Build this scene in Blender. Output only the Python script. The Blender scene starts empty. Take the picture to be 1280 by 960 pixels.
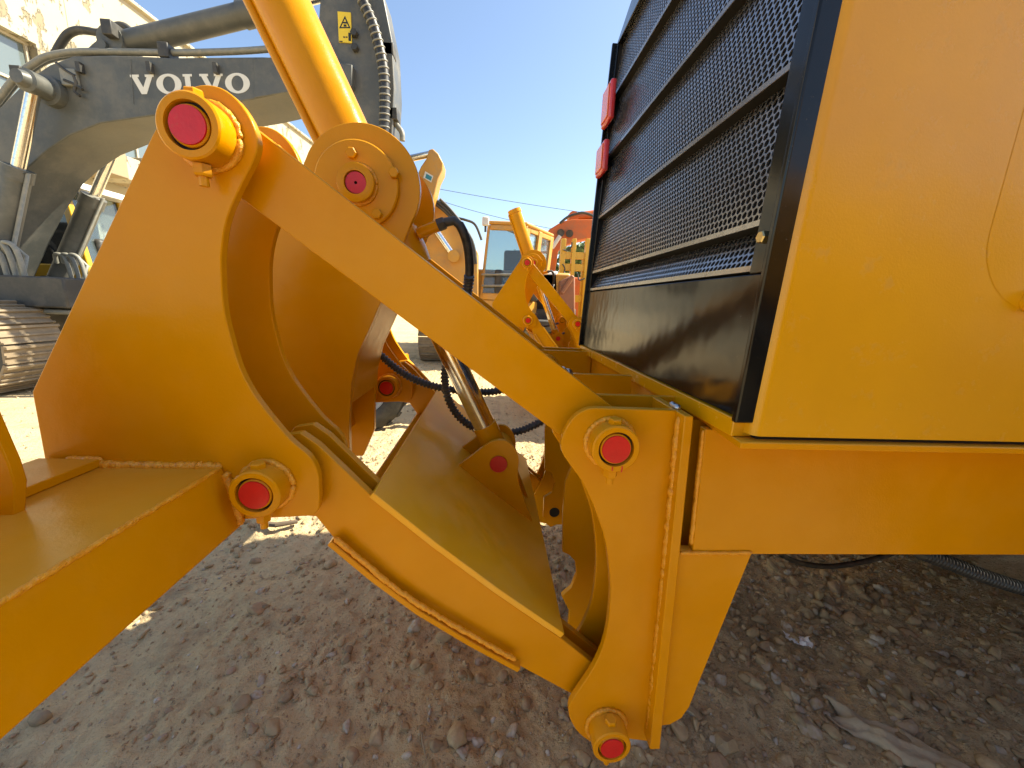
import bpy, bmesh, math, random
import numpy as np
from mathutils import Vector, Matrix
random.seed(7); rng = np.random.default_rng(7)
SC = bpy.context.scene; COL = SC.collection
R = math.radians

# ------------------------------------------------------------------ camera
F = 481.0; H = 1.25
Yc = np.array([-25, 102, -481.]); Yc /= np.linalg.norm(Yc)
_s = -0.028; _t = (25 - 102*_s)/481
Xc = np.array([1, _s, -_t]); Xc -= Yc*Xc.dot(Yc); Xc /= np.linalg.norm(Xc)
Zc = np.cross(Xc, Yc); MW = np.array([Xc, Yc, Zc]); CP = np.array([0, 0, H])
cd = bpy.data.cameras.new('camera'); cam = bpy.data.objects.new('camera', cd); COL.objects.link(cam)
cd.sensor_width = 36; cd.lens = 36*F/1280; cd.clip_start = 0.02; cd.clip_end = 2000
cam.matrix_world = Matrix.Translation((0, 0, H)) @ Matrix(MW.tolist()).to_4x4()
SC.camera = cam; SC.render.resolution_x = 1024; SC.render.resolution_y = 768

def ray(x, y): return MW @ np.array([(x-640)/F, (480-y)/F, -1])
def P(x, y, Y):                       # pixel -> point on the plane y = Y
    d = ray(x, y); return CP + d*(Y/d[1])
def PZ(x, y, z):                      # pixel -> point at height z
    d = ray(x, y); return CP + d*((z-H)/d[2])
def XZ(pts, Y): return [(p[0], p[2]) for p in (P(x, y, Y) for x, y in pts)]

# ------------------------------------------------------------------ light
SUN_EL, SUN_AZ = 46.0, 14.0           # azimuth from +X towards +Y
w = bpy.data.worlds.new('World'); SC.world = w; w.use_nodes = True
nt = w.node_tree; bg = nt.nodes['Background']
sky = nt.nodes.new('ShaderNodeTexSky'); sky.sky_type = 'NISHITA'; sky.sun_disc = False
sky.sun_elevation = R(SUN_EL); sky.sun_rotation = R(90-SUN_AZ)
sky.air_density = 1.0; sky.dust_density = 1.0; sky.ozone_density = 1.8; sky.altitude = 100
hsv = nt.nodes.new('ShaderNodeMix'); hsv.data_type = 'RGBA'; hsv.blend_type = 'MULTIPLY'; hsv.inputs[0].default_value = 1; hsv.inputs[7].default_value = (1.0, .975, .93, 1)
nt.links.new(sky.outputs[0], hsv.inputs[6]); nt.links.new(hsv.outputs[2], bg.inputs[0]); bg.inputs[1].default_value = 0.112
sd = bpy.data.lights.new('sun', 'SUN'); sun = bpy.data.objects.new('sun', sd); COL.objects.link(sun)
sd.energy = 5.0; sd.angle = R(0.53); sd.color = (1, .91, .72)
sv = Vector((math.cos(R(SUN_EL))*math.cos(R(SUN_AZ)), math.cos(R(SUN_EL))*math.sin(R(SUN_AZ)), math.sin(R(SUN_EL))))
sun.rotation_euler = sv.to_track_quat('Z', 'Y').to_euler(); sun.location = (4, 0, 8)
vs = SC.view_settings; vs.view_transform = 'Standard'; vs.look = 'None'; vs.gamma = 1; vs.use_curve_mapping = False
vs.exposure = 1.36

# ------------------------------------------------------------------ materials
def mat(name, col, rough=.5, metal=0, col2=None, nscale=6, bump=0, bscale=200, bump2=0, bscale2=4, coat=0, spec=.5,
        dust=None, dirt=None, dscale=9, damt=.5, thresh=(.45, .62), emit=None):
    m = bpy.data.materials.new(name); m.use_nodes = True; t = m.node_tree; N = t.nodes; L = t.links
    b = N['Principled BSDF']; b.inputs['Base Color'].default_value = (*col, 1)
    b.inputs['Roughness'].default_value = rough; b.inputs['Metallic'].default_value = metal
    b.inputs['Coat Weight'].default_value = coat; b.inputs['Coat Roughness'].default_value = .12
    b.inputs['Specular IOR Level'].default_value = spec
    tc = N.new('ShaderNodeTexCoord'); src = None
    def noise(sc, det=4, ro=.6):
        n = N.new('ShaderNodeTexNoise'); n.inputs['Scale'].default_value = sc; n.inputs['Detail'].default_value = det
        n.inputs['Roughness'].default_value = ro; L.new(tc.outputs['Object'], n.inputs['Vector']); return n
    if col2 is not None:
        n = noise(nscale); mx = N.new('ShaderNodeMix'); mx.data_type = 'RGBA'
        mx.inputs[6].default_value = (*col, 1); mx.inputs[7].default_value = (*col2, 1)
        mr = N.new('ShaderNodeMapRange'); mr.inputs[1].default_value = .32; mr.inputs[2].default_value = .68
        L.new(n.outputs[0], mr.inputs[0]); L.new(mr.outputs[0], mx.inputs[0]); src = mx.outputs[2]
    if dirt is not None:
        n = noise(dscale, 7, .7); mr = N.new('ShaderNodeMapRange'); mr.inputs[1].default_value = thresh[0]; mr.inputs[2].default_value = thresh[1]
        mr.inputs[4].default_value = damt; L.new(n.outputs[0], mr.inputs[0])
        mx = N.new('ShaderNodeMix'); mx.data_type = 'RGBA'; mx.inputs[6].default_value = (*col, 1); mx.inputs[7].default_value = (*dirt, 1)
        if src: L.new(src, mx.inputs[6])
        L.new(mr.outputs[0], mx.inputs[0]); src = mx.outputs[2]
        m2 = N.new('ShaderNodeMapRange'); m2.inputs[3].default_value = rough; m2.inputs[4].default_value = min(1, rough+.35)
        L.new(mr.outputs[0], m2.inputs[0]); L.new(m2.outputs[0], b.inputs['Roughness'])
    if dust is not None:
        gm_ = N.new('ShaderNodeNewGeometry'); sx_ = N.new('ShaderNodeSeparateXYZ'); L.new(gm_.outputs['Normal'], sx_.inputs[0]); n = noise(11, 6, .65)
        mr = N.new('ShaderNodeMapRange'); mr.inputs[1].default_value = .35; mr.inputs[2].default_value = .95; mr.inputs[4].default_value = dust[3]; L.new(sx_.outputs[2], mr.inputs[0])
        m2 = N.new('ShaderNodeMapRange'); m2.inputs[1].default_value = .3; m2.inputs[2].default_value = .7; m2.inputs[3].default_value = .45; L.new(n.outputs[0], m2.inputs[0])
        mu = N.new('ShaderNodeMath'); mu.operation = 'MULTIPLY'; L.new(mr.outputs[0], mu.inputs[0]); L.new(m2.outputs[0], mu.inputs[1])
        mx = N.new('ShaderNodeMix'); mx.data_type = 'RGBA'; mx.inputs[7].default_value = (*dust[:3], 1)
        if src: L.new(src, mx.inputs[6])
        else: mx.inputs[6].default_value = (*col, 1)
        L.new(mu.outputs[0], mx.inputs[0]); src = mx.outputs[2]
    if src: L.new(src, b.inputs['Base Color'])
    last = None
    for amt, sc in ((bump2, bscale2), (bump, bscale)):
        if amt:
            n = noise(sc, 3); bp = N.new('ShaderNodeBump'); bp.inputs['Strength'].default_value = 1; bp.inputs['Distance'].default_value = amt
            L.new(n.outputs[0], bp.inputs['Height'])
            if last: L.new(last, bp.inputs['Normal'])
            last = bp.outputs[0]
    if last: L.new(last, b.inputs['Normal'])
    if emit: b.inputs['Emission Color'].default_value = (*emit, 1); b.inputs['Emission Strength'].default_value = 1
    return m
YEL = (.66, .278, .0003)
M = {}
M['paint'] = mat('yellow_paint', YEL, .21, col2=(.58, .238, .0003), nscale=3, bump=.00025, bscale=260, bump2=.004, bscale2=5, coat=.0, spec=.17,
                 dirt=(.66, .32, .03), dscale=14, damt=.14, dust=(.66, .40, .08, .30))
M['hood'] = mat('hood_paint', (.68, .325, .001), .27, col2=(.61, .280, .001), nscale=2.5, bump=.0002, bscale=300, bump2=.007, bscale2=2.2, coat=.0, spec=.48,
                dirt=(.45, .30, .13), dscale=26, damt=.14, thresh=(.60, .68))
M['weld'] = mat('weld_paint', (.80, .38, .02), .4, col2=(.72, .28, .002), nscale=90, bump=.004, bscale=150, coat=.1)
M['dusty'] = mat('dusty_sheen_yellow_paint', (.84, .42, .012), .30, col2=(.76, .36, .010), nscale=5, bump=.0003, bscale=240, dirt=(.76, .45, .08), dscale=7, damt=.35, spec=.35)  # dusty yellow, lightened so the plate's sky sheen sits in the colour
M['red'] = mat('red_pin_paint', (.62, .007, .007), .33, col2=(.54, .009, .009), nscale=40, bump=.0004, bscale=120, coat=0, dirt=(.35, .12, .05), dscale=60, damt=.4, thresh=(.6, .7))
M['gap'] = mat('black_seal_and_shadow', (.008, .006, .005), .7)  # black for seals, holes and the painted shadow gap under the hood
M['chrome'] = mat('chrome_rod', (.80, .79, .76), .13, 1, dirt=(.4, .36, .3), dscale=40, damt=.35)
M['zinc'] = mat('zinc_bolt', (.62, .50, .24), .35, 1)
M['silver'] = mat('steel_bolt', (.55, .55, .55), .35, 1)
M['black'] = mat('black_gloss_paint', (.005, .005, .005), .15, bump2=.003, bscale2=4, coat=0, spec=.36, dirt=(.16, .13, .10), dscale=160, damt=.5, thresh=(.66, .70))
M['grille'] = mat('black_grille_mesh', (.34, .34, .36), .22, .85, dirt=(.16, .14, .10), dscale=30, damt=.2, spec=.8)
M['dark'] = mat('dark_interior_and_shadow', (.004, .004, .004), .9)  # inside of the grille; also paints the shade under the slats
M['lamp'] = mat('red_lamp_lens', (.55, .02, .025), .22, col2=(.62, .05, .05), nscale=40, coat=.6)
M['lamp2'] = mat('orange_lamp_lens', (.75, .16, .03), .25, coat=.6)
M['rubber'] = mat('black_rubber', (.012, .012, .012), .42, dirt=(.10, .09, .07), dscale=60, damt=.3)
M['ribs'] = mat('hose_rib', (.05, .049, .047), .35)
M['grey'] = mat('grey_machine_paint', (.070, .074, .067), .42, col2=(.096, .099, .088), nscale=2.5, bump=.001, bscale=40, dirt=(.20, .185, .15), dscale=3, damt=.4)
M['gdark'] = mat('dark_grey_steel', (.035, .034, .03), .5, dirt=(.12, .11, .09), dscale=6, damt=.5)
M['pipe'] = mat('grey_pipe', (.20, .20, .17), .4, dirt=(.34, .31, .24), dscale=14, damt=.5)
M['letter'] = mat('white_lettering', (.68, .67, .60), .5)
M['cabyel'] = mat('cab_yellow', (.62, .36, .015), .35, coat=.2)
M['exyel'] = mat('excavator_yellow', (.60, .30, .035), .4, col2=(.52, .25, .03), nscale=3, dirt=(.35, .26, .14), dscale=5, damt=.4)
M['orange'] = mat('excavator_orange', (.60, .135, .012), .42, col2=(.52, .11, .015), nscale=2, dirt=(.3, .17, .08), dscale=4, damt=.4)
M['track'] = mat('dusty_track_steel', (.30, .235, .15), .8, col2=(.20, .155, .10), nscale=8, bump=.004, bscale=30)
M['glass'] = mat('cab_glass', (.10, .14, .14), .05, spec=.9, coat=.6)
M['wglass'] = mat('window_glass', (.12, .15, .15), .05, spec=.9, coat=.6)
gm = M['glass']; gb = gm.node_tree.nodes['Principled BSDF']; gb.inputs['Transmission Weight'].default_value = .9; gb.inputs['IOR'].default_value = 1.25; gb.inputs['Base Color'].default_value = (.40, .50, .50, 1); gb.inputs['Coat Weight'].default_value = 1.0; gb.inputs['Coat Roughness'].default_value = .02
M['glassd'] = mat('dark_glass', (.02, .025, .025), .06, spec=.8)
M['white'] = mat('white_paint', (.70, .69, .64), .5, dirt=(.4, .36, .3), dscale=5, damt=.4)
M['rust'] = mat('rusty_paint', (.36, .14, .06), .6, col2=(.25, .12, .07), nscale=5)
M['sticker'] = mat('yellow_sticker', (.75, .55, .03), .4)
M['ink'] = mat('black_print', (.012, .012, .012), .5)
M['teal'] = mat('teal_sticker', (.03, .22, .28), .4)
M['wframe'] = mat('window_frame', (.45, .40, .30), .6)
M['bark'] = mat('bark', (.12, .09, .06), .9)
M['leaf'] = mat('leaf', (.07, .12, .03), .6, col2=(.11, .15, .03), nscale=3)
M['wire'] = mat('wire', (.03, .03, .035), .6)
M['cloth'] = mat('dirty_sack', (.52, .43, .29), .9, col2=(.36, .29, .19), nscale=9, bump=.004, bscale=40)
M['paper'] = mat('white_paper', (.85, .85, .84), .7)
M['twig'] = mat('twig', (.30, .24, .15), .9)
M['tyre'] = mat('tyre_rubber', (.014, .013, .012), .6, dirt=(.08, .07, .05), dscale=10, damt=.35)
M['rim'] = mat('pale_rim', (.55, .53, .47), .5, dirt=(.3, .26, .2), dscale=8, damt=.5)

# wall: cream render with spalled spots
def wall_mat():
    m = bpy.data.materials.new('spalled_cream_render'); m.use_nodes = True; t = m.node_tree; N = t.nodes; L = t.links
    b = N['Principled BSDF']; b.inputs['Roughness'].default_value = .9
    tc = N.new('ShaderNodeTexCoord'); mp = N.new('ShaderNodeMapping'); mp.inputs['Scale'].default_value = (2.2, 2.2, 1.0)
    L.new(tc.outputs['Object'], mp.inputs[0])
    n1 = N.new('ShaderNodeTexNoise'); n1.inputs['Scale'].default_value = 1.9; n1.inputs['Detail'].default_value = 7; n1.inputs['Roughness'].default_value = .62
    n2 = N.new('ShaderNodeTexNoise'); n2.inputs['Scale'].default_value = .28; n2.inputs['Detail'].default_value = 2
    L.new(mp.outputs[0], n1.inputs[0]); L.new(tc.outputs['Object'], n2.inputs[0])
    ad = N.new('ShaderNodeMath'); ad.operation = 'MULTIPLY_ADD'; ad.inputs[1].default_value = .35; L.new(n2.outputs[0], ad.inputs[0]); L.new(n1.outputs[0], ad.inputs[2])
    mr = N.new('ShaderNodeMapRange'); mr.inputs[1].default_value = .765; mr.inputs[2].default_value = .80; L.new(ad.outputs[0], mr.inputs[0])
    n3 = N.new('ShaderNodeTexNoise'); n3.inputs['Scale'].default_value = .9; n3.inputs['Detail'].default_value = 5; L.new(tc.outputs['Object'], n3.inputs[0])
    c = N.new('ShaderNodeMix'); c.data_type = 'RGBA'; c.inputs[6].default_value = (.47, .43, .32, 1); c.inputs[7].default_value = (.37, .33, .24, 1); L.new(n3.outputs[0], c.inputs[0])
    mx = N.new('ShaderNodeMix'); mx.data_type = 'RGBA'; mx.inputs[7].default_value = (.26, .22, .14, 1)
    L.new(c.outputs[2], mx.inputs[6]); L.new(mr.outputs[0], mx.inputs[0]); L.new(mx.outputs[2], b.inputs['Base Color'])
    bp = N.new('ShaderNodeBump'); bp.inputs['Distance'].default_value = .03; bp.invert = True; L.new(mr.outputs[0], bp.inputs['Height']); L.new(bp.outputs[0], b.inputs['Normal'])
    return m
M['wall'] = wall_mat()
def ground_mat():
    m = bpy.data.materials.new('dirt'); m.use_nodes = True; t = m.node_tree; N = t.nodes; L = t.links
    b = N['Principled BSDF']; b.inputs['Roughness'].default_value = .95; b.inputs['Specular IOR Level'].default_value = .15
    tc = N.new('ShaderNodeTexCoord')
    def noise(sc, d, r=.6):
        n = N.new('ShaderNodeTexNoise'); n.inputs['Scale'].default_value = sc; n.inputs['Detail'].default_value = d; n.inputs['Roughness'].default_value = r
        L.new(tc.outputs['Object'], n.inputs['Vector']); return n.outputs[0]
    def mix(f, a, bb, lo, hi):
        mr = N.new('ShaderNodeMapRange'); mr.inputs[1].default_value = lo; mr.inputs[2].default_value = hi; L.new(f, mr.inputs[0])
        x = N.new('ShaderNodeMix'); x.data_type = 'RGBA'; L.new(mr.outputs[0], x.inputs[0])
        for v, i in ((a, 6), (bb, 7)):
            if isinstance(v, tuple): x.inputs[i].default_value = (*v, 1)
            else: L.new(v, x.inputs[i])
        return x.outputs[2]
    c = mix(noise(1.1, 5), (.55, .425, .235), (.65, .51, .295), .35, .65)
    c = mix(noise(5, 6, .7), c, (.33, .25, .145), .52, .74)
    c = mix(noise(38, 4, .7), c, (.57, .47, .31), .60, .75)
    c = mix(noise(90, 3, .7), c, (.24, .185, .12), .58, .78)
    L.new(c, b.inputs['Base Color'])
    last = None
    for sc, d in ((14, .03), (60, .014), (220, .005)):
        bp = N.new('ShaderNodeBump'); bp.inputs['Distance'].default_value = d; bp.inputs['Strength'].default_value = .8; L.new(noise(sc, 5, .65), bp.inputs['Height'])
        if last: L.new(last, bp.inputs['Normal'])
        last = bp.outputs[0]
    L.new(last, b.inputs['Normal']); return m
M['dirt'] = ground_mat()
def stone_mat():
    m = bpy.data.materials.new('gravel_stone'); m.use_nodes = True; t = m.node_tree; N = t.nodes; L = t.links
    b = N['Principled BSDF']; b.inputs['Roughness'].default_value = .9; b.inputs['Specular IOR Level'].default_value = .2
    g = N.new('ShaderNodeNewGeometry'); cr = N.new('ShaderNodeValToRGB'); L.new(g.outputs['Random Per Island'], cr.inputs[0])
    e = cr.color_ramp.elements; e[0].position = 0; e[0].color = (.27, .21, .135, 1); e[1].position = 1; e[1].color = (.58, .52, .42, 1)
    for p, c in ((.3, (.40, .30, .17, 1)), (.6, (.48, .37, .22, 1)), (.8, (.36, .24, .15, 1)), (.92, (.45, .41, .34, 1))):
        x = e.new(p); x.color = c
    tc = N.new('ShaderNodeTexCoord'); n = N.new('ShaderNodeTexNoise'); n.inputs['Scale'].default_value = 70; n.inputs['Detail'].default_value = 5; L.new(tc.outputs['Object'], n.inputs[0])
    mx = N.new('ShaderNodeMix'); mx.data_type = 'RGBA'; mx.inputs[7].default_value = (.36, .27, .15, 1); L.new(cr.outputs[0], mx.inputs[6])
    mr = N.new('ShaderNodeMapRange'); mr.inputs[1].default_value = .4; mr.inputs[2].default_value = .7; L.new(n.outputs[0], mr.inputs[0]); L.new(mr.outputs[0], mx.inputs[0])
    L.new(mx.outputs[2], b.inputs['Base Color'])
    bp = N.new('ShaderNodeBump'); bp.inputs['Distance'].default_value = .004; L.new(n.outputs[0], bp.inputs['Height']); L.new(bp.outputs[0], b.inputs['Normal']); return m
M['stone'] = stone_mat()

# ------------------------------------------------------------------ helpers
GRP = {}
cur = {'g': None}
def link(o, parent):
    COL.objects.link(o)
    if parent is not None:
        o.parent = parent
        if parent.parent is None and parent.type == 'EMPTY': o.matrix_basis = Matrix.Translation(-parent.location)
    GRP[o] = cur['g']; return o
def mk(name, V, Fc, m, parent=None, ang=35, bevel=0, seg=2):
    me = bpy.data.meshes.new(name); me.from_pydata([tuple(map(float, v)) for v in V], [], [tuple(f) for f in Fc]); me.update()
    bm = bmesh.new(); bm.from_mesh(me); bmesh.ops.recalc_face_normals(bm, faces=bm.faces); bm.to_mesh(me); bm.free()
    if ang is not None:
        me.shade_smooth(); me.set_sharp_from_angle(angle=R(ang))
    me.materials.append(M[m] if isinstance(m, str) else m)
    o = bpy.data.objects.new(name, me); link(o, parent)
    if bevel:
        b = o.modifiers.new('bevel', 'BEVEL'); b.width = bevel; b.segments = seg; b.limit_method = 'ANGLE'; b.angle_limit = R(40); b.harden_normals = False
    return o
def root(name, loc, label, cat, group=None):
    o = bpy.data.objects.new(name, None); COL.objects.link(o); o.location = loc; o.empty_display_size = .1
    return tag(o, label, cat, group)
def tag(o, label=None, cat=None, group=None, kind=None):
    if label: o['label'] = label
    if cat: o['category'] = cat
    if group: o['group'] = group
    if kind: o['kind'] = kind
    return o
class MB:
    def __init__(s): s.V = []; s.F = []
    def add(s, V, Fc):
        n = len(s.V); s.V += [tuple(v) for v in V]; s.F += [tuple(i+n for i in f) for f in Fc]; return s
    def box(s, a, b):
        (x0, y0, z0), (x1, y1, z1) = a, b
        return s.add([(x0,y0,z0),(x1,y0,z0),(x1,y1,z0),(x0,y1,z0),(x0,y0,z1),(x1,y0,z1),(x1,y1,z1),(x0,y1,z1)],
                     [(0,3,2,1),(4,5,6,7),(0,1,5,4),(1,2,6,5),(2,3,7,6),(3,0,4,7)])
    def prism(s, pts, Y0, Y1):            # XZ outline extruded along y
        n = len(pts); V = [(x, Y0, z) for x, z in pts]+[(x, Y1, z) for x, z in pts]
        return s.add(V, [tuple(range(n)), tuple(range(2*n-1, n-1, -1))]+[(i, i+n, (i+1) % n+n, (i+1) % n) for i in range(n)])
    def vprism(s, pts, z0, z1):           # XY outline extruded along z
        n = len(pts); V = [(x, y, z0) for x, y in pts]+[(x, y, z1) for x, y in pts]
        return s.add(V, [tuple(range(n)), tuple(range(2*n-1, n-1, -1))]+[(i, i+n, (i+1) % n+n, (i+1) % n) for i in range(n)])
    def xprism(s, pts, x0, x1):           # YZ outline extruded along x
        n = len(pts); V = [(x0, y, z) for y, z in pts]+[(x1, y, z) for y, z in pts]
        return s.add(V, [tuple(range(n)), tuple(range(2*n-1, n-1, -1))]+[(i, i+n, (i+1) % n+n, (i+1) % n) for i in range(n)])
    def cyl(s, p0, p1, r, n=24, r1=None):
        return s.lathe(p0, p1, [(0, 0), (0, r), (1, r if r1 is None else r1), (1, 0)], n)
    def lathe(s, p0, p1, prof, n=24):     # prof: (fraction along the axis, radius)
        p0 = Vector(p0); p1 = Vector(p1); a = (p1-p0); q = a.normalized().to_track_quat('Z', 'Y')
        V = []; Fc = []; rows = []
        for t, r in prof:
            if r <= 1e-6: rows.append([len(V)]); V.append(p0+a*t)
            else:
                st = len(V)
                for k in range(n):
                    th = 2*math.pi*k/n; V.append(p0+a*t+q @ Vector((r*math.cos(th), r*math.sin(th), 0)))
                rows.append(list(range(st, st+n)))
        for A, B in zip(rows, rows[1:]):
            for k in range(n):
                k2 = (k+1) % n
                if len(A) == 1 and len(B) == 1: continue
                if len(A) == 1: Fc.append((A[0], B[k], B[k2]))
                elif len(B) == 1: Fc.append((A[k], A[k2], B[0]))
                else: Fc.append((A[k], A[k2], B[k2], B[k]))
        return s.add(V, Fc)
    def ring(s, p0, p1, ro, ri, n=40, ch=.06):
        return s.lathe(p0, p1, [(1, ri), (0, ri), (0, ro*(1-ch)), (ch*.8, ro), (1, ro), (1, ri)], n)
    def tube(s, pts, r, n=10, cap=True):
        pts = [Vector(p) for p in pts]; m = len(pts); rr = r if hasattr(r, '__len__') else [r]*m
        V = []; Fc = []; T = (pts[1]-pts[0]).normalized(); N = T.orthogonal().normalized()
        for i, p in enumerate(pts):
            T2 = (pts[min(i+1, m-1)]-pts[max(i-1, 0)]).normalized(); N = (N-T2*N.dot(T2)).normalized(); B = T2.cross(N)
            for k in range(n):
                th = 2*math.pi*k/n; V.append(p+(N*math.cos(th)+B*math.sin(th))*rr[i])
        for i in range(m-1):
            for k in range(n):
                k2 = (k+1) % n; Fc.append((i*n+k, i*n+k2, (i+1)*n+k2, (i+1)*n+k))
        if cap: Fc += [tuple(range(n)), tuple(range((m-1)*n, m*n))]
        return s.add(V, Fc)
    def build(s, name, m, parent=None, **k): return mk(name, s.V, s.F, m, parent, **k)
def spline(pts, per=8, closed=False):
    P_ = [np.array(p, float) for p in pts]; n = len(P_); out = []
    for i in range(n if closed else n-1):
        if closed: a, b, c, d = P_[i-1], P_[i], P_[(i+1) % n], P_[(i+2) % n]
        else: a, b, c, d = P_[max(i-1, 0)], P_[i], P_[i+1], P_[min(i+2, n-1)]
        for k in range(per):
            t = k/per; out.append(.5*((2*b)+(-a+c)*t+(2*a-5*b+4*c-d)*t*t+(-a+3*b-3*c+d)*t**3))
    if not closed: out.append(P_[-1])
    return out
def arc(cx, cz, r, a0, a1, n=16): return [(cx+r*math.cos(R(a0+(a1-a0)*i/n)), cz+r*math.sin(R(a0+(a1-a0)*i/n))) for i in range(n+1)]
def plate(name, pts, Y0, Y1, m, parent, bevel=.0018, ang=35): return MB().prism(pts, Y0, Y1).build(name, m, parent, bevel=bevel, ang=ang)
def weld(path, r, parent, name='weld_bead', m='weld'):
    pts = [np.array(p, float) for p in path]; out = []; rr = []
    for a, b in zip(pts, pts[1:]):
        L = np.linalg.norm(b-a); n = max(2, int(L/.005))
        for k in range(n): out.append(a+(b-a)*k/n)
    out.append(pts[-1])
    ph = random.random()*9
    for i in range(len(out)):
        rr.append(r*(.90+.06*math.sin(i*1.35+ph)+.08*math.sin(i*.31+ph*2)+random.uniform(-.10, .10))); out[i] = out[i]+rng.normal(0, r*.08, 3)
    rr[0] *= .5; rr[-1] *= .5
    return MB().tube(out, rr, 7).build(name, m, parent, ang=60)
def hexbolt(name, c, axis, r, h, m, parent, shank=None):
    c = Vector(c); ax = Vector(axis).normalized()
    mb = MB().lathe(c, c+ax*h, [(0, 0), (0, r), (.8, r), (1, r*.86), (1, 0)], 6)
    if shank: mb.cyl(c+ax*h*.9, c+ax*(h+shank), r*.52, 12)
    return mb.build(name, m, parent, ang=25)
def hose(name, pts, r, parent, ribbed=True, pitch=.0125):
    sp = spline(pts, 14); L = [0]
    for a, b in zip(sp, sp[1:]): L.append(L[-1]+np.linalg.norm(b-a))
    sp = np.array(sp)
    if not ribbed: return MB().tube(sp, r, 10).build(name, 'rubber', parent, ang=70)
    k = int(L[-1]/pitch); t = np.linspace(0, L[-1], k*4+1); q = np.stack([np.interp(t, L, sp[:, i]) for i in range(3)], 1)
    rr = [r*(1.0 if i % 4 in (1, 2) else .74) for i in range(len(q))]
    return MB().tube(q, rr, 12).build(name, 'ribs', parent, ang=40)
def pin_boss(cx, cz, Yf, Yb, parent, RO=.0425, RI=.0315, rp=.0275, cap='red', bolt=True, wr=.006, flip=1):
    b = MB().ring((cx, Yf, cz), (cx, Yb, cz), RO, RI, 48).build('pin_boss', 'paint', parent, ang=30)
    s = 1 if Yb > Yf else -1
    MB().cyl((cx, Yf+s*.010, cz), (cx, Yf+s*.030, cz), RI*.999, 40).build('seal', 'gap', b)
    MB().lathe((cx, Yf+s*.0015, cz), (cx, Yb, cz), [(0, 0), (0, rp*.93), (.05, rp), (1, rp)], 40).build('pin', 'paint', b)
    MB().lathe((cx, Yf-s*.0008, cz), (cx, Yf+s*.0012, cz), [(0, 0), (0, rp*.90), (1, rp*.92)], 36).build('pin_face', cap, b)
    if bolt:
        ym = Yf+s*.5*abs(Yb-Yf)*.95
        hexbolt('bolt_head', (cx, ym, cz+RO-.001), (0, 0, 1), .0125, .0095, 'paint', b)
        hexbolt('lock_nut', (cx, ym, cz-RO-.001), (0, 0, -1), .0125, .016, 'paint', b, shank=.013)
    pts = [(cx+(RO+wr*.3)*math.cos(a), Yb-s*wr*.4, cz+(RO+wr*.3)*math.sin(a)) for a in np.linspace(0, 2*math.pi, 40)]
    weld(pts, wr, b)
    return b
mir = lambda a, b: (2.31-b, 2.31-a)

# ================================================================== ground
def vnoise(x, y, seed):
    xi = np.floor(x).astype(int); yi = np.floor(y).astype(int); xf = x-xi; yf = y-yi
    def h(a, b):
        n = (a*374761393+b*668265263+seed*974711) & 0xffffffff; n = ((n ^ (n >> 13))*1274126177) & 0xffffffff; return ((n ^ (n >> 16)) & 0xffff)/65535.
    u = xf*xf*(3-2*xf); v = yf*yf*(3-2*yf)
    return (h(xi, yi)*(1-u)+h(xi+1, yi)*u)*(1-v)+(h(xi, yi+1)*(1-u)+h(xi+1, yi+1)*u)*v
def gheight(x, y):
    z = np.zeros_like(x)
    for f, a, s in ((.9, .05, 1), (2.3, .035, 2), (6, .018, 3), (15, .019, 4), (37, .013, 5), (80, .0065, 6)):
        z += a*(vnoise(x*f+17, y*f+5, s)-.5)
    d = (y-2.0-.25*x)                      # wheel rut with berms
    z += .022*np.exp(-((d-.32)/.10)**2)+.016*np.exp(-((d+.28)/.09)**2)-.02*np.exp(-(d/.18)**2)
    far = np.clip((np.hypot(x, y)-14)/20, 0, 1); return z*(1-far)
def axis_pts(a, b, step, lo, hi):
    c = list(np.arange(a, b, step)); s = step; x = c[-1]
    while x < hi: s *= 1.14; x += s; c.append(x)
    s = step; x = c[0]
    while x > lo: s *= 1.14; x -= s; c.insert(0, x)
    return np.array(c)
gx = axis_pts(-1.7, 2.2, .0085, -400, 400); gy = axis_pts(.62, 3.2, .0085, -400, 600)
GX, GY = np.meshgrid(gx, gy); GZ = gheight(GX, GY)
nx, ny = len(gx), len(gy); V = np.stack([GX, GY, GZ], -1).reshape(-1, 3)
ii = (np.arange(ny-1)[:, None]*nx+np.arange(nx-1)).reshape(-1); Fq = np.stack([ii, ii+1, ii+1+nx, ii+nx], 1)
me = bpy.data.meshes.new('ground'); me.vertices.add(len(V)); me.vertices.foreach_set('co', V.ravel()); me.loops.add(Fq.size); me.loops.foreach_set('vertex_index', Fq.ravel())
me.polygons.add(len(Fq)); me.polygons.foreach_set('loop_start', np.arange(0, Fq.size, 4)); me.update(calc_edges=True); me.validate(); me.shade_smooth()
me.materials.append(M['dirt']); g = bpy.data.objects.new('ground', me); COL.objects.link(g); g['kind'] = 'structure'; g['label'] = 'bare dirt and gravel yard ground'

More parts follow.
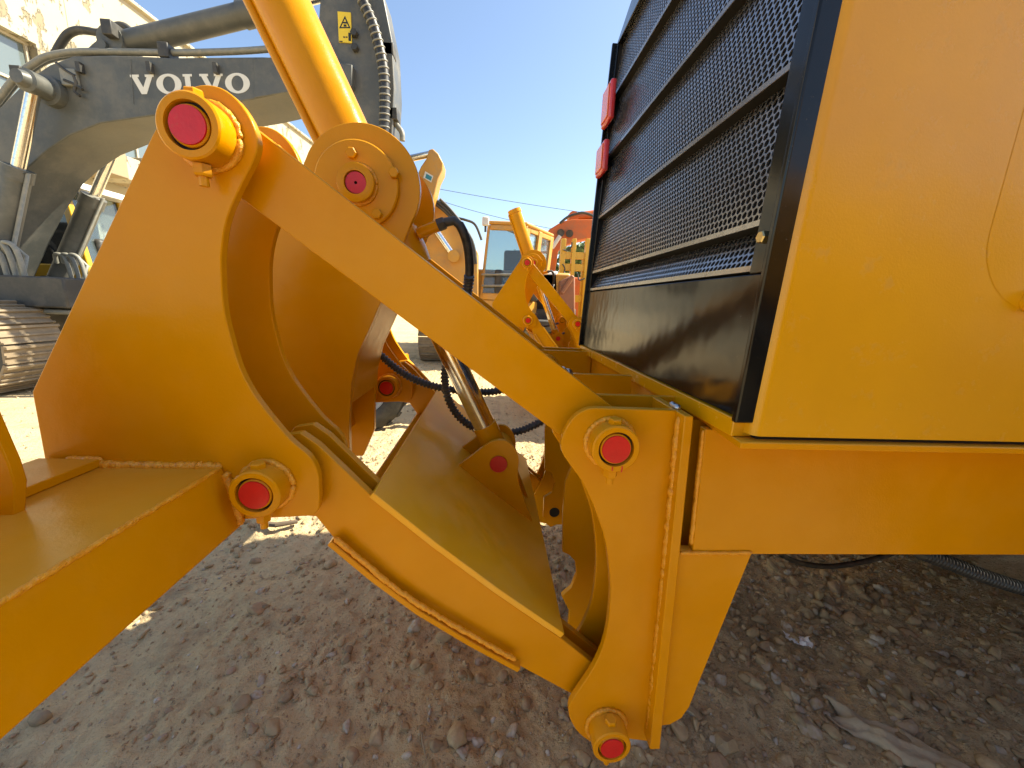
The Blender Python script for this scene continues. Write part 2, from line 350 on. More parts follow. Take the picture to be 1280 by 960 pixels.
# gravel --------------------------------------------------------------
def ico(sub):
    bm = bmesh.new(); bmesh.ops.create_icosphere(bm, subdivisions=sub, radius=1); bm.verts.ensure_lookup_table()
    v = np.array([p.co[:] for p in bm.verts]); f = np.array([[q.index for q in p.verts] for p in bm.faces]); bm.free(); return v, f
def scatter(name, xs, ys, rs, sub, label):
    v0, f0 = ico(sub); n = len(xs); zs = gheight(xs, ys)
    V = np.repeat(v0[None], n, 0); V = V*(1+rng.normal(0, .15, (n, len(v0), 1)))
    for _ in range(6):
        nn = rng.normal(0, 1, (n, 1, 3)); nn /= np.linalg.norm(nn, axis=2, keepdims=True); d = rng.uniform(.42, .75, (n, 1))
        V = V-np.maximum(0, (V*nn).sum(2)-d)[..., None]*nn
    sc = rng.uniform(.6, 1.25, (n, 1, 3)); sc[:, :, 2] *= .7; V = V*sc
    a = rng.uniform(0, 6.28, n); b = rng.normal(0, .5, n); ca, sa, cb, sb = np.cos(a), np.sin(a), np.cos(b), np.sin(b)
    x, y, z = V[..., 0], V[..., 1], V[..., 2]
    y, z = y*cb[:, None]-z*sb[:, None], y*sb[:, None]+z*cb[:, None]
    x, y = x*ca[:, None]-y*sa[:, None], x*sa[:, None]+y*ca[:, None]
    V = np.stack([x, y, z], -1)*rs[:, None, None]+np.stack([xs, ys, zs+rs*.18], -1)[:, None]
    Fc = (f0[None]+(np.arange(n)*len(v0))[:, None, None]).reshape(-1, 3); V = V.reshape(-1, 3)
    me = bpy.data.meshes.new(name); me.vertices.add(len(V)); me.vertices.foreach_set('co', V.ravel()); me.loops.add(Fc.size); me.loops.foreach_set('vertex_index', Fc.ravel())
    me.polygons.add(len(Fc)); me.polygons.foreach_set('loop_start', np.arange(0, Fc.size, 3)); me.update(calc_edges=True); me.validate()
    me.materials.append(M['stone']); o = bpy.data.objects.new(name, me); COL.objects.link(o); tag(o, label, None, None, 'stuff'); return o
def cloud(n, x0, x1, y0, y1, bias=1.0):
    x = rng.uniform(x0, x1, n*3); y = rng.uniform(y0, y1, n*3)
    dens = vnoise(x*1.7, y*1.7, 31)*.6+np.clip((x+.2)*.9, 0, .6)*bias+.12
    k = rng.uniform(0, 1, n*3) < dens; return x[k][:n], y[k][:n]
x, y = cloud(7000, -1.6, 2.6, .68, 3.0); scatter('gravel', x, y, np.exp(rng.normal(math.log(.0105), .45, len(x))), 2, 'coarse loose gravel on the yard dirt')
x = rng.uniform(-.9, 2.0, 1100); y = rng.uniform(.72, 2.4, 1100); k = rng.uniform(0, 1, 1100) < np.clip(.25+x*.6, .12, 1); x, y = x[k], y[k]
scatter('gravel', x, y, np.exp(rng.normal(math.log(.0185), .34, len(x))), 2, 'larger broken stones strewn on the dirt beside the bracket')
x, y = cloud(22000, -1.7, 2.8, .66, 3.6, .6); scatter('gravel', x, y, np.exp(rng.normal(math.log(.0042), .35, len(x))), 1, 'fine grit scattered over the yard dirt')
x = rng.uniform(-9, 7, 5000); y = rng.uniform(2.6, 9, 5000); scatter('gravel', x, y, np.exp(rng.normal(math.log(.012), .4, len(x))), 1, 'loose gravel across the sunlit yard')

def rock(px, py, r, label, sx=1.0, name='rock', m='stone'):
    p = PZ(px, py, .01); v0, f0 = ico(3); rr = np.random.default_rng(int(px*7+py))
    off = rr.uniform(0, 9, 3)
    d = 1+.22*np.sin(v0[:, 0]*2.3+off[0])*np.cos(v0[:, 1]*2.7+off[1])+.10*np.sin(v0[:, 2]*6+off[2]+v0[:, 0]*5)+rr.normal(0, .018, len(v0))
    V = v0*d[:, None]; 
    for _ in range(9):
        nn = rr.normal(0, 1, 3); nn /= np.linalg.norm(nn); V = V-np.maximum(0, V @ nn-rr.uniform(.6, .85))[:, None]*nn
    V = V*np.array([1.35*sx, .95, .7])*r; a = rr.uniform(0, 6.28)
    c, s = math.cos(a), math.sin(a); V = np.stack([V[:, 0]*c-V[:, 1]*s, V[:, 0]*s+V[:, 1]*c, V[:, 2]], 1)
    z = float(gheight(np.array([p[0]]), np.array([p[1]]))[0]); V = V+np.array([p[0], p[1], z+r*.25])
    return tag(mk(name, V, f0, m, None, ang=28), label, 'rock')
for a in [(730, 905, .03, 'pale stone lying under the lower bracket boss'), (858, 880, .028, 'reddish brown stone beside the bracket leg', 1.4),
          (985, 862, .022, 'flat grey pebble above the dirty sack'), (1010, 905, .030, 'rounded tan stone left of the dirty sack'),
          (583, 795, .014, 'small white pebble in the wheel rut'), (1098, 855, .016, 'light grey pebble just above the sack'),
          (1070, 835, .018, 'brown stone right of the paper scrap'), (932, 812, .022, 'grey stone between bracket leg and white paper scrap'),
          (960, 590+240, .02, 'dark stone below the paper scrap'), (340, 908, .020, 'cream stone on the sunlit dirt patch'),
          (585, 925, .016, 'white oval pebble near the dry twig'), (905, 930, .034, 'large grey stone in the gravel below the bracket')]:
    rock(*a[:3], a[3], *(a[4:]))

# ================================================================== motor grader
LG = (1.6, 1.35, 0)
GRA = root('motor_grader', LG, 'yellow motor grader with black perforated rear grille', 'grader')
Xr = lambda z: .397+.037*(z-1.088)
KH = .81                                        # the hood stands nearer than the bracket plates
zk = lambda z: 1.25+(z-1.25)*KH
YN, YF = .68*KH, 2.08*KH
YL = .672*KH; zl = P(1010, 563, YL)[2]                      # underside edge of the lip
ZT = zk(2.66)
# hood shell side: rounded rear corner
def hood_side(Y, s, name):
    mb = MB(); n = 8
    prof = [(-.004, .030*s)]+[(.016-.016*math.cos(R(a)), (.016-.016*math.sin(R(a)))*s) for a in np.linspace(0, 90, n)]+[(3.6, 0), (3.6, .02*s), (.05, .02*s), (.03, .03*s)]
    zz = [zl+.019, 1.4, 1.9, zk(2.38)]; V = []; Fc = []; m = len(prof)
    for z in zz: V += [(Xr(z)+.014+dx, Y+dy, z) for dx, dy in prof]
    for i in range(len(zz)-1):
        for k in range(m): k2 = (k+1) % m; Fc.append((i*m+k, i*m+k2, (i+1)*m+k2, (i+1)*m+k))
    Fc += [tuple(range(m)), tuple(range((len(zz)-1)*m, len(zz)*m))]
    return mk(name, V, Fc, 'hood', GRA, ang=30)
hs = hood_side(YN, 1, 'hood_side'); hood_side(YF, -1, 'hood_side')
# hood roof with chamfered shoulders
mb = MB(); mb.xprism([(YN+.001, zk(2.38)+.001), (YN+.19, ZT), (YF-.19, ZT), (YF-.001, zk(2.38)+.001), (YF-.03, zk(2.38)+.001), (YF-.2, ZT-.02), (YN+.2, ZT-.02), (YN+.03, zk(2.38)+.001)], Xr(2.2)+.05, 4.1)
mb.build('hood_roof', 'hood', GRA, bevel=.01)
# embossed door on the hood side
q0 = P(1226, 330, YN)[0]; qz = P(1250, 388, YN)[2]
def rrect(x0, x1, z0, z1, r, n=8):
    return arc(x1-r, z1-r, r, 0, 90, n)+arc(x0+r, z1-r, r, 90, 180, n)+arc(x0+r, z0+r, r, 180, 270, n)+arc(x1-r, z0+r, r, 270, 360, n)
A = rrect(q0, q0+1.4, qz, 2.08, .11); B = rrect(q0+.055, q0+1.345, qz+.055, 2.025, .06); n = len(A)
mk('side_door', [(x, YN-.0005, z) for x, z in A]+[(x, YN-.005, z) for x, z in B], [(i, (i+1) % n, (i+1) % n+n, i+n) for i in range(n)]+[tuple(range(n, 2*n))], 'hood', GRA, ang=50)
p = P(1281, 376, YN); MB().lathe((p[0]+.006, YN-.001, p[2]), (p[0]+.006, YN-.022, p[2]), [(0, .016), (.6, .016), (1, .011), (1, 0)], 24).build('door_hinge', 'hood', hs, ang=40)
# black rim and grille frame
def rear_bar(name, y0, y1, z0, z1, out, dep, m='black', bevel=.002, parent=GRA):
    V = []
    for z in (z0, z1):
        x = Xr(z); V += [(x-out, y0, z), (x+dep, y0, z), (x+dep, y1, z), (x-out, y1, z)]
    return mk(name, V, [(0, 1, 2, 3), (4, 5, 6, 7), (0, 1, 5, 4), (1, 2, 6, 5), (2, 3, 7, 6), (3, 0, 4, 7)], m, parent, bevel=bevel)
YA_, YB_ = .757*KH, 2.015*KH
rim = rear_bar('grille_rim', .689*KH, .7035*KH, zk(1.040), zk(2.50), .012, .025, bevel=.003)
rear_bar('grille_rim', 2.056*KH, 2.070*KH, zk(1.040), zk(2.455), .012, .025)
rear_bar('grille_frame', .704*KH, YA_, zk(1.3235), zk(2.43), 0, .004)
rear_bar('grille_frame', YB_, 2.0555*KH, zk(1.3235), zk(2.43), 0, .004)
rear_bar('hood_sill', .704*KH, 2.0555*KH, zl+.0115, zk(1.046)-.001, .006, .028, 'hood')
rear_bar('grille_panel', .704*KH, 2.0555*KH, zk(1.046), zk(1.323), -.001, .006)
zh, zh2 = zk(2.43)+.0005, zk(2.60)
mk('grille_header', [(Xr(zh), .704*KH, zh), (Xr(zh), 2.0555*KH, zh), (Xr(zh)+.03, 2.0555*KH, zh), (Xr(zh)+.03, .704*KH, zh),
                     (Xr(zh2)+.02, .88*KH, zh2), (Xr(zh2)+.02, 1.88*KH, zh2), (Xr(zh2)+.05, 1.88*KH, zh2), (Xr(zh2)+.05, .88*KH, zh2)],
   [(0, 1, 2, 3), (4, 5, 6, 7), (0, 1, 5, 4), (1, 2, 6, 5), (2, 3, 7, 6), (3, 0, 4, 7)], 'black', GRA, bevel=.003)
# perforated slats: each a folded sheet with real holes
def slat_mesh(h, name):
    prof = [(.004, .010), (.017, h*.52), (.031, h)]   # (x behind the rear plane, z), bottom to top
    S = [0]
    for a, b in zip(prof, prof[1:]): S.append(S[-1]+math.hypot(b[0]-a[0], b[1]-a[1]))
    px, pz = [p[0] for p in prof], [p[1] for p in prof]; tot = S[-1]
    pitch = .0168*KH; rowh = pitch*.866; nr = max(3, round(tot/rowh)); rowh = tot/nr; nc = int((YB_-YA_)/pitch)+2; rh = pitch*.415
    V = []; Fc = []; th = .0022
    for r in range(nr):
        for c in range(nc):
            cy = YA_-.005+c*pitch+(0 if r % 2 else pitch/2); cs = (r+.5)*rowh; o = len(V)
            hx = [(cy+pitch/math.sqrt(3)*math.cos(R(30+60*k)), cs+rowh/1.5*math.sin(R(30+60*k))) for k in range(6)]; out = []
            for k in range(6):
                p, q = hx[k], hx[(k+1) % 6]; out += [p, ((p[0]+q[0])/2, (p[1]+q[1])/2)]
            inn = [(cy+rh*math.cos(R(30+30*k)), cs+rh*math.sin(R(30+30*k))) for k in range(12)]
            for lst, dx in ((out, 0), (inn, 0), (inn, th)):
                for yy, ss in lst:
                    ss = min(max(ss, 0), tot); V.append((np.interp(ss, S, px)+dx, yy, np.interp(ss, S, pz)))
            for k in range(12):
                k2 = (k+1) % 12; Fc.append((o+k, o+k2, o+12+k2, o+12+k)); Fc.append((o+12+k, o+12+k2, o+24+k2, o+24+k))
    me = bpy.data.meshes.new(name); me.from_pydata(V, [], Fc); me.update(); me.materials.append(M['grille']); return me
sm = slat_mesh(.262*KH, 'grille_slat'); sm0 = slat_mesh(.085*KH, 'grille_slat_short')
ZS = [zk(z) for z in (1.325, 1.41, 1.672, 1.934, 2.196)]
for i, z in enumerate(ZS):
    o = bpy.data.objects.new('grille_slat', sm0 if i == 0 else sm); link(o, GRA); o.matrix_basis = Matrix.Translation((Xr(z)-LG[0], -LG[1], z-LG[2]))
    x = Xr(z); MB().box((x+.0025, YA_-.006, z+.0035), (x+.0045, YB_+.003, z+.0125)).build('slat_lip', 'grille', GRA)
    # folded return under each slat, coloured near black as its shadow gap, plus the solid end strips
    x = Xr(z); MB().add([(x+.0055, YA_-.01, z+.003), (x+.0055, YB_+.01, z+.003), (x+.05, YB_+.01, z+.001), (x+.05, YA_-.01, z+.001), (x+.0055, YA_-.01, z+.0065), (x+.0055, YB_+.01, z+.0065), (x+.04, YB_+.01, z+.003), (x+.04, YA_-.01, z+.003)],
        [(0, 1, 2, 3), (4, 5, 6, 7), (0, 1, 5, 4), (1, 2, 6, 5), (2, 3, 7, 6), (3, 0, 4, 7)]).build('slat_shadow_fold', 'dark', GRA)
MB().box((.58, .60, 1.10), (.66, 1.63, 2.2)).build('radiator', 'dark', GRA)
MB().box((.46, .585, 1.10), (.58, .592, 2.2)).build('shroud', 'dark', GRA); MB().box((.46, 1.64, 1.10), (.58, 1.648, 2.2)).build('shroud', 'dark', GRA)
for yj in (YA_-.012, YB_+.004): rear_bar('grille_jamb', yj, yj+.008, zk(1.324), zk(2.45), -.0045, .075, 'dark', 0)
# frame bolt (zinc), tail lamps
pb = P(958, 297, .73*KH); hexbolt('frame_bolt', (Xr(pb[2])-.0005, .728*KH, pb[2]), (-1, 0, 0), .0095, .010, 'zinc', GRA)
for (x0, y0, x1, y1) in ((757, 90, 782, 142), (746, 168, 771, 209)):
    zt = P(x1-4, y0, 1.86*KH)[2]; zb = P(x0+6, y1, 1.86*KH)[2]
    lx = Xr(zt)+.018; ya, yb = 1.90*KH, 2.03*KH
    l = MB().box((lx-.050, ya, zb), (lx-.028, yb, zt)).build('tail_lamp', 'lamp', GRA, bevel=.008, seg=3)
    MB().box((lx-.054, ya+.012, zb+.012), (lx-.0495, ya+.094, zt-.012)).build('lamp_lens', 'lamp2', l, bevel=.002)
    MB().box((lx-.0285, ya+.05, (zb+zt)/2-.02), (lx+.0, yb-.05, (zb+zt)/2+.02)).build('lamp_bracket', 'black', l)
# lip plate (top of the frame) with cut corner
pc1 = P(925, 561, YL); pc2 = PZ(873, 525, zl)
lip = [(pc1[0], YL), (4.2, YL), (4.2, 1.70), (pc1[0], 1.70), (pc2[0], 1.70-(pc2[1]-YL)), (pc2[0], pc2[1])]
MB().vprism(lip, zl, zl+.011).build('frame_lip', 'paint', GRA, bevel=.002)
MB().vprism([(Xr(1.06)+.03, YN+.010), (4.0, YN+.010), (4.0, YF-.010), (Xr(1.06)+.03, YF-.010)], zl+.0112, zl+.026).build('hood_base_shadow', 'gap', GRA)  # recessed black strip painting in the shadow gap above the lip
# rear corner tab of the hood base
# frame beam (side) and leg
YBm = .64
bz = P(1000, 693, YBm)[2]; xb0 = P(866, 690, YBm)[0]; xt0 = P(882, 540, YBm)[0]; xt0 = xb0+(xt0-xb0)*(zl-bz)/(P(882, 540, YBm)[2]-bz)
fs = [(xb0, bz), (4.2, bz), (4.2, zl-.0005), (xt0, zl-.0005)]
fb = MB().prism(fs, YBm, YBm+.02).build('frame_beam', 'paint', GRA, bevel=.0015)
MB().prism(fs, 1.65, 1.67).build('frame_beam', 'paint', GRA, bevel=.0015)
MB().box((xb0+.03, YBm+.0205, bz+.003), (4.2, 1.6495, bz+.02)).build('frame_floor', 'paint', GRA)
leg = XZ([(840, 687), (940, 692), (908, 770), (872, 858), (862, 884), (852, 898), (838, 906), (812, 910)], YBm+.001)
MB().prism(leg, YBm+.001, YBm+.019).build('frame_leg', 'paint', GRA, bevel=.002)
MB().prism(leg, 1.60, 1.62).build('frame_leg', 'paint', GRA, bevel=.002)
weld([P(x, 691, YBm-.002) for x in range(850, 942, 6)], .0042, GRA)
weld([P(879-i*1.0, 538+i*9.5, YBm+.006) for i in range(16)], .005, GRA)
MB().box((P(830, 600, .7)[0], .70, bz-.09), (xb0+.03, .714, zl-.001)).build('corner_plate', 'paint', GRA)
MB().box((pc2[0]+.004, .715, bz+.03), (pc2[0]+.018, 1.649, zl-.001)).build('rear_cross_plate', 'paint', GRA)
MB().box((.62, 1.1, .46), (4.2, 1.645, bz-.001)).build('belly_shade_box', 'gdark', GRA, bevel=.02)  # unseen box added below the engine to shade the ground there
MB().box((.66, YF+.002, 1.40), (5.6, 2.33, 2.04)).build('shade_box_upper', 'hood', GRA, bevel=.02)  # box added on the unseen far side to shade the ground behind
MB().box((.66, YF+.002, .80), (1.05, 2.33, 1.399)).build('shade_box_lower', 'hood', GRA, bevel=.01)  # lower added box, blocks sun passing beneath the upper one

# wheels, far enough forward to lie out of the picture
def wheel(name, c, axis, r, wd, rr, parent, tread=22, rm='rim', group=None):
    c = Vector(c); ax = Vector(axis).normalized(); a = c-ax*wd/2; b = c+ax*wd/2
    t = MB().lathe(a, b, [(.12, rr*.98), (.02, rr*1.08), (.0, (rr+r)/2), (.06, r*.93), (.2, r*.985), (.5, r), (.8, r*.985), (.94, r*.93), (1, (rr+r)/2), (.98, rr*1.08), (.88, rr*.98)], 48).build(name+'_tyre', 'tyre', parent, ang=50)
    q = ax.to_track_quat('Z', 'Y'); mb = MB()
    for k in range(tread):
        for sgn in (-1, 1):
            th = 2*math.pi*(k+(.5 if sgn > 0 else 0))/tread
            pts = []
            for (zz, dth, rad) in ((0, .0, 1.0), (sgn*wd*.47, .16, .965)):
                pts.append((zz, th+dth, rad))
            V = []
            for zz, t_, rad in pts:
                for dt in (-.055, .055):
                    for rd in (r*rad*.97, r*rad*1.03): V.append(c+q @ Vector((rd*math.cos(t_+dt), rd*math.sin(t_+dt), zz)))
            mb.add(V, [(0, 1, 3, 2), (4, 5, 7, 6), (0, 1, 5, 4), (2, 3, 7, 6), (1, 3, 7, 5), (0, 2, 6, 4)])
    mb.build('tread', 'tyre', t)
    MB().lathe(a, b, [(.25, 0), (.25, rr*.45), (.32, rr*.5), (.30, rr*.8), (.1, rr*.92), (.06, rr*1.0), (.94, rr*1.0), (.5, rr*.9), (.5, 0)], 40).build('rim', rm, t, ang=40)
    return t
for cy in (.05, 2.15):
    for cx in (2.2, 3.7): wheel('wheel', (cx, cy, .66), (0, 1, 0), .68, .38, .32, GRA)
for ya_ in (.27, 1.72): MB().box((1.95, ya_, .50), (3.95, ya_+.21, .745)).build('tandem_case', 'paint', GRA, bevel=.02)
# dark hoses hanging under the frame
hose('underframe_hose', [P(955, 672, 1.0), P(985, 698, 1.0), P(1030, 708, 1.0), P(1080, 702, 1.0), P(1120, 690, 1.0)], .008, GRA, ribbed=False)
hose('underframe_hose', [P(1150, 690, 1.2), P(1190, 705, 1.2), P(1235, 722, 1.2), P(1290, 738, 1.2), P(1350, 745, 1.2)], .028, GRA, pitch=.016)

# ================================================================== ripper
LR = (-.1, 1.155, 0)
RIP = root('rear_ripper', LR, 'mustard yellow ripper linkage with big red pin ends mounted behind the black grille', 'ripper')
pU = P(262, 172, .66); pL = P(335, 605, .66); bU = P(762, 552, .66); bL = P(757, 905, .66); pT = P(452, 233, 1.03); pC = P(623, 577, 1.09)
# --- frame-side brackets (fixed)
cur['g'] = 'fix'
br = [(846, 513), (744, 510), (732, 512), (718, 521), (708, 535), (702, 551), (703, 566), (714, 583), (727, 601), (741, 630), (745, 640), (757, 677), (762, 713), (763, 750),
      (757, 797), (743, 833), (720, 868), (713, 880), (711, 891), (715, 904), (724, 917), (738, 927), (752, 929), (768, 926), (780, 923), (810, 927)]
br = XZ(br, .66)
ax_ = br[-1]; bx_ = br[0]
brs = [tuple(p) for p in spline(br[1:-1], 3)]
brs = [br[0]]+brs+[br[-1]]
brs2 = [(pc2[0]+.003, brs[0][1])]+brs[1:-1]+[(brs[-1][0]+.02, brs[-1][1])]
for a, b in ((.66, .676), (.767, .781)):
    plate('bracket_plate', brs if a < .7 else brs2, a, b, 'paint', RIP)
    c, d = mir(a, b); plate('bracket_plate', brs2, c, d, 'paint', RIP)
# transverse back plate: near leg strip, upper full width
xr1, zr1 = br[-1]; xr0, zr0 = br[0]
YS = .628; e0 = P(856, 520, YS); e1 = P(813, 930, YS); f0 = P(867, 524, YS); f1 = P(825, 937, YS)
def strip(name, y0, y1, zb, zt):
    def xe(z, a, b): t = (z-b[2])/(a[2]-b[2]); return b[0]+(a[0]-b[0])*t
    MB().prism([(xe(zb, e0, e1), zb), (xe(zb, f0, f1), zb), (xe(zt, f0, f1), zt), (xe(zt, e0, e1), zt)], y0, y1).build(name, 'paint', RIP, bevel=.002)
zb = P(818, 937, YS)[2]; zt = zl+.02
strip('back_plate', YS, .782, zb, e0[2])
strip('back_plate', *mir(.655, .79), zb, bz+.0295)
weld([P(849.5-i*1.87, 521+i*19.6, .650) for i in range(21)], .0085, RIP)
weld([(br[0][0]+.008, y, br[0][1]+.001) for y in np.linspace(.668, .70, 5)], .007, RIP, 'weld_spatter', 'silver')
# centre plates of the hitch
c1 = XZ([(716, 467), (790, 470), (775, 690), (752, 800), (708, 800), (712, 765), (702, 745), (714, 735), (721, 718), (719, 702), (712, 694), (703, 690), (704, 640), (707, 603), (716, 581), (722, 530)], .985)
plate('hitch_plate', c1, .985, 1.001, 'paint', RIP)
c2 = XZ([(690, 500), (735, 478), (728, 656), (687, 656), (679, 647), (680, 622), (690, 616), (694, 604), (690, 592), (681, 588), (681, 537)], 1.32)
plate('hitch_plate', c2, 1.32, 1.334, 'paint', RIP)
p = P(693, 640, 1.32); MB().ring((p[0], 1.317, p[2]), (p[0], 1.3195, p[2]), .024, .02, 28).build('hole_rim', 'paint', RIP); MB().cyl((p[0], 1.3185, p[2]), (p[0], 1.3197, p[2]), .0205, 28).build('pin_hole', 'gap', RIP)
hexbolt('shackle_bolt', P(711, 468, .975), (-.6, -.6, .5), .013, .016, 'silver', RIP, shank=.02)
# bracket bosses
bb = pin_boss(bU[0], bU[2], .620, .660, RIP)
for dx, l0 in ((-.004, .0095), (.0135, .013)): MB().tube([(bU[0]+dx, .6205, bU[2]-.0325+abs(dx)*.15), (bU[0]+dx*.96, .6203, bU[2]-.0325-l0*.6), (bU[0]+dx*.95, .6207, bU[2]-.0325-l0*.75)], [.0016, .0013, .0006], 8).build('paint_drip', 'red', bb, ang=70)
pin_boss(bL[0], bL[2], .612, .660, RIP, RO=.040, RI=.030, rp=.0265)
p = P(685, 452, 1.53); pin_boss(bU[0], bU[2], 1.50, 1.529, RIP, bolt=False, cap='paint')
# pins through
MB().cyl((bU[0], .665, bU[2]), (bU[0], .79, bU[2]), .027, 24).build('pin', 'paint', RIP); MB().cyl((bL[0], .665, bL[2]), (bL[0], .79, bL[2]), .027, 24).build('pin', 'paint', RIP)
MB().cyl((bU[0], 1.53, bU[2]), (bU[0], 1.66, bU[2]), .027, 24).build('pin', 'paint', RIP); MB().cyl((bL[0], 1.52, bL[2]), (bL[0], 1.66, bL[2]), .027, 24).build('pin', 'paint', RIP)
# --- lugs and beam
cur['g'] = 'lug'
lug = [(190, 169), (200, 150), (206, 133), (225, 116), (250, 106), (275, 109), (297, 125), (314, 150), (322, 175), (318, 198), (300, 234), (284, 272), (277, 312), (277, 350), (280, 387), (287, 419), (298, 456),
       (312, 485), (327, 507), (347, 532), (365, 552), (384, 568), (393, 580), (398, 594), (399, 608), (399, 630), (396, 640), (388, 645)]
lug = XZ(lug, .66); lugs = [tuple(p) for p in spline(lug, 3)]
lugs = XZ([(75, 660), (60, 598), (40, 490)], .66)+lugs+XZ([(292, 650)], .66)
plate('lug_plate', lugs, .66, .675, 'paint', RIP); plate('lug_plate', lugs, .795, .809, 'paint', RIP)
plate('lug_plate', lugs, *mir(.66, .675), 'paint', RIP); plate('lug_plate', lugs, *mir(.795, .809), 'paint', RIP)
pin_boss(pU[0], pU[2], .617, .660, RIP, RO=.0435, RI=.032); pin_boss(pL[0], pL[2], .618, .660, RIP)
for c in (pU, pL):
    MB().cyl((c[0], .664, c[2]), (c[0], .80, c[2]), .027, 24).build('pin', 'paint', RIP)
    MB().cyl((c[0], 1.51, c[2]), (c[0], 1.645, c[2]), .027, 24).build('pin', 'paint', RIP)
    pin_boss(c[0], c[2], 1.452, 1.4985, RIP, bolt=False)
    MB().ring((c[0], .6755, c[2]), (c[0], .70, c[2]), .046, .028, 36).build('spacer', 'paint', RIP); weld([(c[0]+.047*math.cos(a), .678, c[2]+.047*math.sin(a)) for a in np.linspace(0, 6.3, 40)], .005, RIP)
    MB().ring((c[0], .768, c[2]), (c[0], .7945, c[2]), .046, .028, 36).build('spacer', 'paint', RIP); weld([(c[0]+.047*math.cos(a), .790, c[2]+.047*math.sin(a)) for a in np.linspace(0, 6.3, 40)], .006, RIP)
# tool beam
TR = P(279, 583, .66); BR = P(303, 657, .66); TLx = P(52, 600, .66)[0]
bm_sec = [(TR[0], TR[2]), (BR[0], BR[2]), (TLx+.02, BR[2]-.03), (TLx+.02, TR[2]-.002)]
beam = MB().prism(bm_sec, .10, .659).build('tool_beam', 'paint', RIP, bevel=.004, seg=3)
MB().prism(bm_sec, .8095, 1.4995).build('tool_beam', 'paint', RIP, bevel=.004); MB().prism(bm_sec, 1.651, 2.2).build('tool_beam', 'paint', RIP, bevel=.004)
weld([(TR[0]-.001, y, TR[2]-.001) for y in np.linspace(.11, .652, 60)], .0042, beam)
weld([(x, .657, TR[2]+.001) for x in np.linspace(TLx+.10, TR[0]-.002, 30)], .0085, beam)
weld([(TR[0]+(BR[0]-TR[0])*t+.003, .656, TR[2]+(BR[2]-TR[2])*t) for t in np.linspace(.08, .95, 16)], .008, beam)
# raised strip on the beam top and the shank pocket cheek
sx = P(133, 590, .66)[0]; MB().box((TLx+.012, .36, TR[2]-.001), (sx, .653, TR[2]+.014)).build('wear_strip', 'paint', beam, bevel=.002)
weld([(x, .655, TR[2]+.012) for x in np.linspace(sx-.055, sx, 12)], .006, beam); weld([(x, .352, TR[2]+.006) for x in np.linspace(TLx+.02, sx, 20)], .010, beam)
ck = XZ([(18, 606), (10, 580), (-12, 530), (-70, 400), (-260, 400), (-260, 660), (16, 650)], .50); plate('shank_pocket', ck, .50, .515, 'paint', RIP)
plate('shank_pocket', ck, .27, .285, 'paint', RIP)
# --- trunnion bracket plates
cx, cz = pT[0], pT[2]; RT = .140
cc = arc(cx, cz, RT, 150, -32, 30)+XZ([(497, 322), (480, 368), (463, 408), (447, 443), (439, 480), (436, 530), (437, 570), (420, 610), (330, 610), (318, 420), (338, 310)], 1.03)
plate('trunnion_plate', cc, 1.03, 1.05, 'paint', RIP); plate('trunnion_plate', cc, 1.262, 1.282, 'paint', RIP)
web = XZ([(480, 368), (463, 408), (447, 443), (440, 478), (438, 505)], 1.03); wb = [(x-.012, z) for x, z in web]
MB().prism(web+wb[::-1], 1.0505, 1.2615).build('trunnion_web', 'paint', RIP, bevel=.001)
xw = P(395, 500, 1.1)[0]; MB().box((xw-.012, 1.2825, TR[2]-.06), (xw, 1.4995, 1.22)).build('mounting_plate', 'paint', RIP, bevel=.002)
MB().box((xw-.012, 1.0505, TR[2]-.05), (xw, 1.2615, 1.06)).build('mounting_plate', 'paint', RIP, bevel=.002)
cap = MB().lathe((cx-.008, 1.015, cz), (cx-.008, 1.03, cz), [(0, 0), (0, .096), (.15, .099), (1, .099), (1, 0)], 56).build('trunnion_cap', 'paint', RIP, ang=30)
ring = MB().ring((cx-.004, .995, cz), (cx-.004, 1.015, cz), .043, .026, 40).build('trunnion_hub', 'paint', cap, ang=30)
weld([(cx-.004+.0445*math.cos(a), 1.013, cz+.0445*math.sin(a)) for a in np.linspace(0, 6.3, 44)], .005, cap)
MB().lathe((cx-.004, 1.0, cz), (cx-.004, 1.014, cz), [(0, .0035), (0, .024), (1, .0265), (1, 0)], 32).build('pin_face', 'red', cap)
MB().cyl((cx-.004, 1.008, cz), (cx-.004, 1.0145, cz), .026, 24).build('grease_hole', 'gap', cap)
for (bx, by) in ((440, 192), (493, 217), (472, 268), (428, 244)):
    p = P(bx, by, 1.015); hexbolt('cap_bolt', (p[0], 1.0145, p[2]), (0, -1, 0), .0125, .010, 'paint', cap)
# --- upper links
cur['g'] = 'link'
lk = XZ([(325, 160), (742, 499)], .70); lk2 = XZ([(308, 245), (703, 543)], .70)
v = Vector((bU[0]-pU[0], 0, bU[2]-pU[2])).normalized(); nrm = Vector((-v.z, 0, v.x))
wU = abs((Vector((lk[0][0]-pU[0], 0, lk[0][1]-pU[2]))).dot(nrm)); wD = abs((Vector((lk2[1][0]-bU[0], 0, lk2[1][1]-bU[2]))).dot(nrm))
wl = (wU+wD)/2
ang = math.degrees(math.atan2(v.z, v.x))
pts = arc(pU[0], pU[2], wl, ang+90, ang+270, 18)+arc(bU[0], bU[2], wl, ang-90, ang+90, 18)
plate('upper_link', pts, .7005, .7545, 'paint', RIP); plate('upper_link', pts, 1.5595, 1.613, 'paint', RIP)
